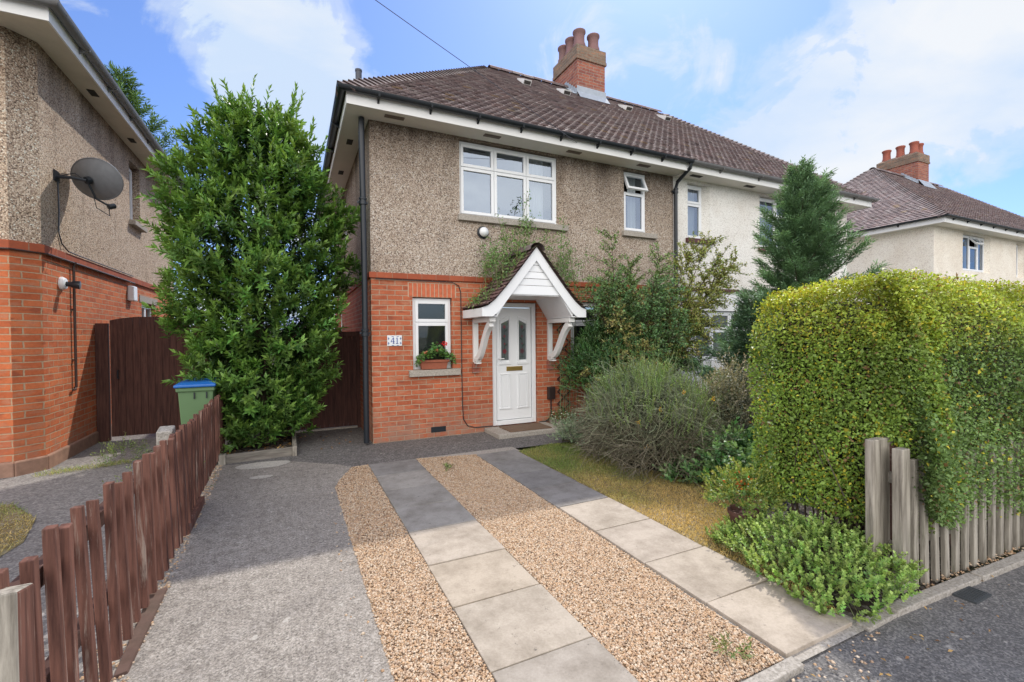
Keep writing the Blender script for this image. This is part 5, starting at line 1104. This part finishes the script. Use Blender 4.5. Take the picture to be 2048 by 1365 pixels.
# conifer
con = thing('conifer', (7.15,4.5,0), 'blue-green feathery conifer rising behind the hedge', 'tree')
def conifer_leaves(root, cx, cy, h, r0, n_br, dens, base, z0=.35, az=None, name='crown', lsz=.055):
    mbr = MB(); P, D, N, C = [], [], [], []
    mbr.tube([(cx,cy,0),(cx+.02,cy,h*.5),(cx,cy,h*.97)], [.075*h/4,.045*h/4,.008], 8)
    for i in range(n_br):
        q = (i+.5)/n_br; z = z0+(h-z0-.1)*q**.85; prof_ = (1-q)**.75*(.80+.27*math.sin(i*1.9)) ; L_ = max(.16, r0*prof_*random.uniform(.8,1.15)); a_ = i*2.399+random.uniform(-.3,.3)
        upw = .35+.55*q; dv = Vector((math.cos(a_), math.sin(a_), upw)).normalized(); p0 = Vector((cx,cy,z)); p2 = p0+dv*L_+Vector((0,0,.10*L_)); p1 = p0+dv*L_*.5-Vector((0,0,.03))
        mbr.tube([p0,p1,p2], [.018*L_,.011*L_,.003], 4)
        m_ = int(dens*L_)+6; k = RNG.uniform(.18,1.04,m_); c0 = np.array(p0)[None]*(1-k[:,None])**2+2*np.array(p1)[None]*(k*(1-k))[:,None]+np.array(p2)[None]*(k**2)[:,None]
        tng = np.array(p2-p0)/L_; sd = unit(np.cross(tng,(0,0,1.))); side_ = RNG.choice([-1.,1.],m_)[:,None]
        d_ = tng[None]*RNG.uniform(.5,1.1,(m_,1))+sd[None]*side_*RNG.uniform(.15,.9,(m_,1))+.30*RNG.normal(size=(m_,3))+np.array((0,0,.12))
        wd = (.16*L_+.04)*(1.15-k)[:,None]; c0 = c0+sd[None]*side_*wd*RNG.uniform(0,1.2,(m_,1))+.02*RNG.normal(size=(m_,3))
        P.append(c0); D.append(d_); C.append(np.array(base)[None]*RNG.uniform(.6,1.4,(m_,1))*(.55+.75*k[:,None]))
    P, D, C = map(np.concatenate,(P,D,C)); n = len(P)
    # each spray: 5 narrow leaflets in a fan
    f = 6; Pq = np.repeat(P,f,0); Dq = np.repeat(unit(D),f,0); kk = np.tile(np.arange(f),n); sd = unit(np.cross(Dq,np.tile((.2,.1,.97),(n*f,1))))
    Pq = Pq+Dq*(kk*lsz*.35)[:,None]; dd = Dq+sd*(np.where(kk%2==0,1,-1)*.75*(kk<f-1))[:,None]+.12*RNG.normal(size=Pq.shape)
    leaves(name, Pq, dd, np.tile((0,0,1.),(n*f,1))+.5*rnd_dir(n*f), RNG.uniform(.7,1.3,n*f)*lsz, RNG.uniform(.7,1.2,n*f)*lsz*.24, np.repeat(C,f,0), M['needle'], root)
    mbr.build('trunk' if name == 'crown' else 'stem', M['bark'], root, smooth=True)
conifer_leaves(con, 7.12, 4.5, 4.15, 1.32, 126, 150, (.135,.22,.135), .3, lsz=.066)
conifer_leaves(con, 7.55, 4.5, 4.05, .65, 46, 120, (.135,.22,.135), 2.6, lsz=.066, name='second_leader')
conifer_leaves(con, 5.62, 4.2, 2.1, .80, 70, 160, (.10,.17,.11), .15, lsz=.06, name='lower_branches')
con2 = thing('conifer', (-4.25,20.,0), 'tall dark conifer far behind, rising above the left house gutter', 'tree')
conifer_leaves(con2, -5.25, 20., 10.7, 3.5, 90, 34, (.10,.165,.075), 2., lsz=.17)

# arching cotoneaster by the front wall
cot = thing('cotoneaster', (5.3,6.3,0), 'arching bronze-green cotoneaster sprawling up the front wall', 'shrub')
mb = MB(); P, D, C = [], [], []
def arch(p0, p1, bow, n_tw, tl, base, th=.02, sm=.0):
    p0, p1 = np.array(p0), np.array(p1); pm = (p0+p1)/2+np.array(bow); ks = np.linspace(0,1,9); B = p0*((1-ks)**2)[:,None]+2*pm*(ks*(1-ks))[:,None]+p1*(ks**2)[:,None]
    mb.tube(B, list(np.linspace(th,.004,9)), 5)
    for i in range(n_tw):
        k = random.uniform(.22,1.); c0 = p0*(1-k)**2+2*pm*k*(1-k)+p1*k*k; tg = unit(2*(1-k)*(pm-p0)+2*k*(p1-pm)); sd = unit(np.cross(tg,rnd_dir(1)[0])); L_ = tl*random.uniform(.5,1.2)*(1.15-.6*k)
        e = c0+(tg*.75+sd*.8)*L_; m_ = int(L_*95)+8; q = RNG.uniform(0,1,m_)[:,None]; pts = c0*(1-q)+e*q - np.array((0,0,.18))*q*q*L_+.014*RNG.normal(size=(m_,3))
        mb.tube([c0,(c0+e)/2-np.array((0,0,.02)),e-np.array((0,0,.18*L_))],[.005,.004,.002],3); P.append(pts); D.append((tg*.4+sd*.6)[None]+.9*rnd_dir(m_)); C.append(tint(m_,base,.3,.1))
BR = [((7.45,6.1,2.75),(0,0,.5)),((7.15,6.0,2.95),(0,0,.4)),((7.75,6.1,3.05),(0,0,.35)),((6.6,6.1,3.15),(0,0,.3)),((6.9,6.0,3.35),(.2,0,.2)),((5.9,6.2,3.0),(0,0,.2)),((4.9,6.3,3.25),(-.1,0,.1)),((5.4,6.4,2.85),(0,0,.2)),((7.0,5.9,2.3),(0,0,.5)),((6.7,5.8,1.75),(0,-.1,.7)),((4.6,6.2,2.5),(0,0,.3))]
for e, bw_ in BR: arch((5.35+random.uniform(-.15,.15),6.35,.15), e, bw_, 72, .58, (.21,.23,.075) if e[0] > 6 else (.13,.19,.08), .022)
for i in range(78):
    a_ = random.uniform(0,6.28); rr_ = random.uniform(.3,1.15); ez = random.uniform(.9,2.5); arch((5.3,6.3,.2), (5.45+rr_*1.05*math.cos(a_),6.15+.62*rr_*math.sin(a_),ez), (0,0,.6), 26, .5, (.095,.165,.075) if i % 3 else (.21,.20,.085), .014)
P, D, C = map(np.concatenate,(P,D,C)); n = len(P); leaves('foliage', P, D, rnd_dir(n)+np.array((0,-.2,.7)), RNG.uniform(.03,.052,n), RNG.uniform(.018,.03,n), C*1.25, M['leaf'], cot); mb.build('branches', M['bark'], cot, fix=False)

# dense evergreen below the cotoneaster
sh = thing('evergreen_shrub', (4.6,6.45,0), 'leafy dark green shrub beside the canopy bracket and socket', 'shrub')
def blob_shrub(root, c, r, nt, nl, L0, L1, W, twig, base, var=.25, tip=None, mat='leaf', upb=.6, shell=.55, name='foliage', hue=.1, flat=0.):
    d_ = rnd_dir(nt); d_[:,2] = np.abs(d_[:,2])*(1-flat)+RNG.uniform(-.3,0,nt)*.5; d_ = unit(d_); q = RNG.uniform(shell,1,nt)**.6; a_ = np.arctan2(d_[:,1],d_[:,0]); lump = 1+.15*np.sin(3*a_+d_[:,2]*4)+.12*np.sin(5*a_-d_[:,2]*6)
    P = np.array(c)+d_*np.array(r)*(q*lump)[:,None]; P[:,2] = np.maximum(P[:,2], .03)
    return whorls(P, d_+np.array((0,0,upb))+.4*RNG.normal(size=P.shape), nl, L0, L1, W, RNG.uniform(.6,1.3,nt)*twig, base, var, name, M[mat], root, .9, hue, tip)
blob_shrub(sh, (4.72,6.5,.75), (.5,.35,1.0), 750, 11, .03, .055, .42, .14, (.075,.155,.06), tip=((.15,.25,.08),.4)); blob_shrub(sh, (5.0,6.3,1.0), (.9,.5,.85), 900, 10, .03,.05,.42,.14, (.065,.13,.055), name='lower_foliage'); blob_shrub(sh, (5.55,6.45,1.35), (.95,.42,.95), 1500, 11, .026,.046,.42,.15, (.075,.14,.06), tip=((.19,.21,.08),.5), name='upper_foliage')
mb = MB()
for i in range(14): a_ = i*2.4; mb.tube([(4.65+.06*math.cos(a_),6.6,0),(4.65+.12*math.cos(a_),6.55+.05*math.sin(a_),.6),(4.68+.34*math.cos(a_),6.5+.25*math.sin(a_),1.3)],[.016,.012,.004],5)
mb.build('stems', M['bark'], sh, fix=False)

# wiry broom in front of the house
gor = thing('broom_shrub', (3.75,4.55,0), 'wiry grey-brown broom bush with upright green shoots in front of the house', 'shrub')
GC, GR = np.array((3.90,4.36,.40)), np.array((.66,.88,.74))
n = 6500; d_ = rnd_dir(n); d_[:,2] = np.abs(d_[:,2])*1.1-.42; d_ = unit(d_); q = RNG.uniform(.35,1.0,n)**.5; a_ = np.arctan2(d_[:,1],d_[:,0]); lump = 1+.12*np.sin(4*a_+4*d_[:,2])+.10*np.sin(7*a_-6*d_[:,2])
p0 = GC+d_*GR*(q*lump)[:,None]; dr = unit(d_*.5+rnd_dir(n)*.9+np.array((0,0,.10+.25*0))); ln = (RNG.uniform(.08,.34,n)*np.where(RNG.uniform(0,1,n)<.06,1.7,1))[:,None]; p1 = p0+dr*ln*.5+.02*RNG.normal(size=(n,3)); p2 = p0+dr*ln+np.array((0,0,-.06))*ln+.035*RNG.normal(size=(n,3)); pts = np.stack([p0,p1,p2],1); pts[...,2] = np.maximum(pts[...,2],.02)
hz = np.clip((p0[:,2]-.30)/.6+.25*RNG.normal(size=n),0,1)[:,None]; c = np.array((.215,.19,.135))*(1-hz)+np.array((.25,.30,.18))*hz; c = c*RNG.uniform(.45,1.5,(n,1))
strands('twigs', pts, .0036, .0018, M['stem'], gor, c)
n = 9000; d_ = rnd_dir(n); d_[:,2] = np.abs(d_[:,2])*1.1-.42; d_ = unit(d_); P = GC+d_*GR*(RNG.uniform(.5,1.03,n)**.5)[:,None]; P[:,2] = np.maximum(P[:,2],.03); hz = np.clip((P[:,2]-.25)/.7+.2*RNG.normal(size=n),0,1)[:,None]; c = (np.array((.14,.13,.09))*(1-hz)+np.array((.15,.22,.11))*hz)*RNG.uniform(.5,1.4,(n,1))
leaves('leaflets', P, rnd_dir(n)+np.array((0,0,.3)), rnd_dir(n), RNG.uniform(.018,.036,n), RNG.uniform(.006,.011,n), c, M['leaf'], gor)
n = 900; a_ = RNG.uniform(0,6.28,n); rr_ = RNG.uniform(0,.95,n)**.6; zz_ = .40+.74*np.sqrt(np.maximum(0,1-rr_**2)); p0 = np.stack([3.90+.66*rr_*np.cos(a_),4.36+.92*rr_*np.sin(a_),zz_-.08],1); ln = RNG.uniform(.08,.26,n)*np.where(RNG.uniform(0,1,n)<.12,1.9,1); od = np.stack([.35*rr_*np.cos(a_),.35*rr_*np.sin(a_),np.ones(n)],1)+.22*RNG.normal(size=(n,3))
whorls(p0, od, 16, .012, .022, .4, ln, (.24,.34,.12), .2, 'green_shoots', M['leaf'], gor, .8)
e_ = p0+unit(od)*ln[:,None]; strands('shoot_stems', np.stack([p0,(p0+e_)/2,e_],1), .0022, .0015, M['stem'], gor, tint(n,(.17,.24,.08),.2,.05))
n = 420; d_ = rnd_dir(n); d_[:,2] = np.abs(d_[:,2])*.6; P = GC+unit(d_)*GR*.62; strands('branches', np.stack([np.tile(np.array((3.9,4.4,.0)),(n,1))+.12*RNG.normal(size=(n,3))*np.array((1,1,0)), (P+GC)/2, P],1), .007, .002, M['stem'], gor, tint(n,(.09,.07,.05),.2,.05))
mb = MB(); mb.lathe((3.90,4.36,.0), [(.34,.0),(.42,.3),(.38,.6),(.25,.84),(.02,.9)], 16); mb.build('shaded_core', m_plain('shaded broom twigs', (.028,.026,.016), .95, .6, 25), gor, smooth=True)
for fx, fy, fz in ((3.55,3.75,.78),(3.42,3.95,.62),(4.35,3.75,.85),(3.85,3.7,.95),(3.5,3.9,.35)):
    n = 14; leaves('flower', np.array((fx,fy,fz))+rnd_dir(n)*.018, rnd_dir(n), rnd_dir(n), np.full(n,.02), np.full(n,.016), tint(n,(.6,.36,.04),.15,.05), M['petal'], gor)

def ground_shrub(name, label, cat, c, r, nt, nl, L, W, twig, base, tip=None, mat='leaf', upb=.6, hue=.1, stems=True, cat2=None, flat=0.):
    o = thing(name, (c[0],c[1],0), label, cat); blob_shrub(o, c, r, nt, nl, L[0], L[1], W, twig, base, .25, tip, mat, upb, .3, 'foliage', hue, flat)
    if stems:
        n = 60; P = np.array(c)+unit(rnd_dir(n)*np.array((1,1,.6)))*np.array(r)*.7; P[:,2] = np.maximum(P[:,2],.05); b0 = np.tile(np.array((c[0],c[1],0.)),(n,1))+np.array(r)*.35*RNG.normal(size=(n,3))*np.array((1,1,0)); strands('stems', np.stack([b0,(b0+P)/2+np.array((0,0,.03)),P],1), .005, .002, M['stem'], o, tint(n,(.12,.11,.06),.2,.05))
    return o
iv = ground_shrub('ivy_clump', 'low glossy ivy clump at the lawn edge beside the broom bush', 'ivy', (4.38,3.45,.08), (.72,.55,.40), 1000, 9, (.030,.058), .75, .12, (.10,.20,.08), ((.22,.34,.15),.6), 'leaf', .5)
vs_ = ground_shrub('variegated_shrub', 'pale cream-flecked small-leaved shrub between the broom and conifer', 'shrub', (4.80,3.85,.50), (.34,.34,.66), 1500, 10, (.018,.034), .5, .15, (.15,.16,.115), ((.40,.33,.25),.6), 'leaf', .7, .06)
sl = ground_shrub('silver_plant', 'low silvery green leafy plants beside the doorstep', 'plant', (3.70,5.55,.08), (.26,.42,.27), 460, 9, (.02,.04), .5, .09, (.17,.235,.16), ((.30,.37,.28),.6), 'leaf', .7, .05)
dl = ground_shrub('daisy_plant', 'small daisy clump against the wall below the socket', 'plant', (4.15,6.7,.10), (.22,.16,.24), 150, 8, (.018,.03), .4, .08, (.10,.16,.07), None, 'leaf', .7)
n = 34; P = np.array((4.12,6.6,.22))+RNG.normal(size=(n,3))*np.array((.14,.1,.08)); leaves('flower', P, rnd_dir(n), np.tile((0,-1.,.4),(n,1)), np.full(n,.018), np.full(n,.018), np.full((n,3),.7), M['petal'], dl)
spi = thing('potted_spiraea', (3.22,2.47,0), 'small bushy green plant with orange tips in a clay pot on the lawn', 'potted plant')
mb = MB(); mb.lathe((3.22,2.47,.0), [(.09,0),(.12,.16),(.13,.16),(.13,.19),(.11,.19),(.10,.16)], 22); mb.build('plant_pot', m_plain('dark clay', (.13,.06,.05), .8), spi, smooth=True)
blob_shrub(spi, (3.22,2.47,.27), (.24,.24,.20), 420, 9, .02, .034, .5, .08, (.12,.20,.055), tip=((.30,.27,.06),.55), name='foliage'); n = 60; P = np.array((3.09,2.42,.42))+RNG.normal(size=(n,3))*np.array((.04,.04,.035)); leaves('orange_tips', P, rnd_dir(n)+np.array((0,0,.6)), rnd_dir(n), np.full(n,.026), np.full(n,.013), tint(n,(.40,.10,.03),.2,.08), M['leaf'], spi)
gc = thing('geranium_clump', (3.05,1.75,0), 'spreading green geranium clump spilling over the slabs below the hedge', 'plant')
poly = [(2.86,2.55),(2.66,1.95),(2.62,1.52),(2.78,1.36),(3.12,1.33),(3.42,1.45),(3.42,1.75),(3.25,2.2),(3.2,2.6)]
Pg = scatter(poly, 1150); n = len(Pg); ctr = np.array((3.12,1.85)); dst = np.linalg.norm((Pg-ctr)/np.array((.48,.62)),axis=1); hg = np.clip(.30*(1-dst**2*.75),.05,.4)*RNG.uniform(.55,1.05,n); P = np.column_stack([Pg,hg])
whorls(P, np.column_stack([(Pg-ctr)*1.2+.3*RNG.normal(size=(n,2)),np.full(n,.9)]), 11, .014, .025, .85, RNG.uniform(.03,.08,n), (.19,.285,.085), .28, 'foliage', M['leaf'], gc, 1.1, .08, ((.34,.44,.14),.6))
n2 = 240; i_ = RNG.integers(0,n,n2); b0 = np.column_stack([ctr+(Pg[i_]-ctr)*.5,np.zeros(n2)]); strands('stems', np.stack([b0,(b0+P[i_])/2+np.array((0,0,.06)),P[i_]],1), .0035, .002, M['stem'], gc, tint(n2,(.22,.24,.11),.2,.06))
# more shrubs filling the back of the bed
ph = thing('flax_plant', (5.5,4.9,0), 'sword-leaved green flax plant between the cotoneaster and conifer', 'plant'); n = 60
a_ = RNG.uniform(0,6.28,n); ln = RNG.uniform(.7,1.35,n); ou = RNG.uniform(.15,.65,n); V = []
ks = np.linspace(0,1,7)
for i in range(n):
    dx, dy = math.cos(a_[i]), math.sin(a_[i]); sdv = np.array((-dy,dx,0)); bend = random.uniform(.0,.35)
    ctrl = [np.array((5.5+.06*dx+dx*ou[i]*k**1.4, 4.9+.06*dy+dy*ou[i]*k**1.4, ln[i]*(k-bend*k**4))) for k in ks]; wd = [.018*(1-k**3)+.002 for k in ks]
    for j in range(6): V += [ctrl[j]-sdv*wd[j], ctrl[j]+sdv*wd[j], ctrl[j+1]+sdv*wd[j+1], ctrl[j+1]-sdv*wd[j+1]]
V = np.array(V); np_mesh('leaf_blades', V, np.arange(len(V)).reshape(-1,4), M['leaf'], ph, np.repeat(tint(n,(.13,.19,.09),.25,.08),24,0))
mb = MB(); mb.tube([(5.5,4.9,.1),(5.75,4.75,1.0),(5.85,4.7,1.6),(5.95,4.7,2.0),(6.1,4.7,2.1)],[.008,.007,.006,.004,.003],5); st = mb.build('flower_stalk', M['bark'], ph)
n = 60; k = RNG.uniform(0,1,n)**.8; P = np.stack([5.85+.25*k**2,4.7+.01*RNG.normal(size=n),1.55+.55*k],1); leaves('seed_pods', P, rnd_dir(n), rnd_dir(n), np.full(n,.045), np.full(n,.02), tint(n,(.05,.03,.02),.2,.05), M['leaf'], ph)
# climbing rose over the canopy
ros = thing('climbing_rose', (4.35,6.9,0), 'straggly climbing rose over the tiled canopy and up the wall', 'climbing plant')
canes = []; rp = lambda d: (PX+d, np.interp(abs(d), [p[0] for p in prof], [p[1] for p in prof]))
for i in range(36):
    y = random.uniform(6.3,6.95); d0 = random.uniform(-.15,.9)
    if i < 11: ds = np.linspace(.95, -.95 if i % 2 else -.4, 7); pts = [(rp(d)[0], y+.08*math.sin(d*4+i), rp(d)[1]+.075+.03*math.sin(d*7+i)+.05*(abs(d)<.2)) for d in ds]
    else:
        bx = PX+random.uniform(-.75,1.0); bz_ = rp(bx-PX)[1]+.05; hx = random.uniform(-.3,.6); hh = random.uniform(.5,1.25); pts = [(bx+hx*k**1.5, y+.0, bz_+hh*k-.10*k**3*hh) for k in np.linspace(0,1,7)]
    canes.append(pts)
for i in range(7): x = 4.22+.06*i; canes.append([(x+.03*math.sin(k*5+i), 6.93-.04*k, 2.05*k+.0) for k in np.linspace(0,1,7)])
canes = np.array(canes); strands('canes', canes, .0065, .003, M['stem'], ros, tint(len(canes),(.20,.21,.10),.3,.08), 4)
P = []; 
for i, cn in enumerate(canes[:36]):
    m_ = 60 if i < 11 else 38; k = RNG.uniform(.35 if i >= 11 else .05,1,m_)*6; j = np.minimum(k.astype(int),5); f_ = (k-j)[:,None]; P.append(cn[j]*(1-f_)+cn[j+1]*f_+.045*RNG.normal(size=(m_,3)))
P = np.concatenate(P); P[:,1] = np.minimum(P[:,1],7.0); n = len(P); nr = 3; P = np.repeat(P,nr,0)+.02*RNG.normal(size=(n*nr,3)); n = len(P); leaves('foliage', P, rnd_dir(n)+np.array((0,-.3,.2)), np.tile((0,-.5,1.),(n,1))+.5*rnd_dir(n), RNG.uniform(.03,.05,n), RNG.uniform(.018,.03,n), tint(n,(.12,.20,.07),.25,.1), M['leaf'], ros)
n = 70; ds = RNG.uniform(-.9,-.05,n); P = np.stack([PX+ds, RNG.uniform(6.15,6.9,n), np.array([rp(d)[1] for d in ds])+.07],1); leaves('fallen_petals', P, rnd_dir(n), np.tile((-.6,0,.8),(n,1)), np.full(n,.022), np.full(n,.018), tint(n,(.62,.58,.42),.12,.04), M['petal'], ros)
# trellis strip behind the rose
mb = MB()
for i in range(9): z = .25+i*.22; mb.obox((4.36,YF-.02,z),(.13,0,.11),(0,.006,0),(-.008,0,.008)); mb.obox((4.36,YF-.028,z),(.13,0,-.11),(0,.006,0),(.008,0,.008))
tag(mb.build('trellis', M['picket_dark']), 'narrow brown wooden trellis on the brick behind the climbing rose', 'trellis')
# weeds on the neighbour's side
for k, (x, y, s_, lab) in enumerate(((-1.25,5.6,.34,'straggly weed clump behind the picket fence on the dark drive'),(-1.15,6.9,.28,'weed with pinkish stems growing near the bin base'),(-2.0,7.45,.22,'grassy weeds at the foot of the brick corner'),(1.93,1.56,.05,'tiny green weed growing in the gravel by the road edge'),(1.62,5.2,.045,'tiny green weed in the gravel near the front path'))):
    o = thing('weed', (x,y,0), lab, 'weed'); blob_shrub(o, (x,y,.04 if s_ > .1 else .0), (s_,s_,s_*.9), 130 if s_ > .1 else 16, 7, .018, .035, .35, min(.10, s_), (.12,.17,.06), tip=((.2,.2,.09),.4))

# lawn and grass
lawn = [(2.745,1.5),(2.745,5.58),(3.3,5.72),(3.75,5.6),(3.95,5.2),(3.6,4.6),(3.9,3.4),(4.4,3.),(3.7,2.7),(3.3,2.55)]
sheet('lawn_soil', lawn, .004, M['earth'])
def grass(name, poly, n, label, dry, h=(.018,.045), z=.004):
    Pq = scatter(poly, n); n = len(Pq); P = np.column_stack([Pq, np.full(n,z)]); dr = np.clip(dry(Pq)+.18*RNG.normal(size=n),0,1)[:,None]
    c = (np.array((.13,.19,.055))*(1-dr)+np.array((.48,.35,.16))*dr)*RNG.uniform(.65,1.35,(n,1)); D_ = np.column_stack([.7*RNG.normal(size=(n,2)),np.ones(n)]); L_ = RNG.uniform(*h,n)*(1.15-.45*dr[:,0])
    return tag(leaves(name, P, D_, rnd_dir(n), L_, np.full(n,.0042), c, M['leaf'], None, fold=0.), label, 'grass', None, 'stuff')
dryf = lambda q: np.clip((4.8-q[:,1])/1.7,0,1)*.9+.12+.25*np.sin(q[:,0]*7)*np.sin(q[:,1]*5)
grass('grass', lawn, 42000, 'short lawn turning from green to straw beside the paving slabs', dryf)
gl_ = [(-4.,3.9),(-2.02,4.3),(-1.95,4.9),(-2.1,5.5),(-2.5,6.1),(-4.,6.1)]
sheet('lawn_soil', gl_, .0, M['earth']); grass('grass', gl_, 9000, "patchy grass strip on the left neighbour's drive", lambda q: .45+.5*np.sin(q[:,0]*4+1)*np.sin(q[:,1]*3.4), (.02,.06), .002)
grass('grass', [(-2.75,7.1),(-1.9,7.35),(-1.95,7.5),(-2.7,7.3)], 700, 'tuft of long grass at the neighbour wall foot', lambda q: .25+0*q[:,0], (.03,.09), .0)
# greenhouse glimpsed over the side gate
gh = thing('greenhouse', (.5,14.5,0), 'pale glazed greenhouse glimpsed above the side gate', 'greenhouse'); mb = MB()
for x in np.linspace(-.9,.85,6): mb.box(x-.02,14.,0,x+.02,14.04,1.75)
mb.box(-.92,14.,1.72,.87,14.05,1.78); mb.box(-.92,14.,.0,.87,14.05,.06)
for x in np.linspace(-.9,.85,6): mb.prism([(x-.015,14.,1.76),(x+.015,14.,1.76),(x+.015,14.9,2.2),(x-.015,14.9,2.2)],(0,0,.03))
mb.build('frame', M['upvc'], gh); mb = MB(); mb.quad((-.9,14.02,.06),(.85,14.02,.06),(.85,14.02,1.72),(-.9,14.02,1.72)); mb.quad((-.9,14.03,1.76),(.85,14.03,1.76),(.85,14.9,2.2),(-.9,14.9,2.2)); mb.build('glazing', m_glass('greenhouse glass', (.95,.98,1.), .5, (.5,.52,.52), .3), gh, fix=False)
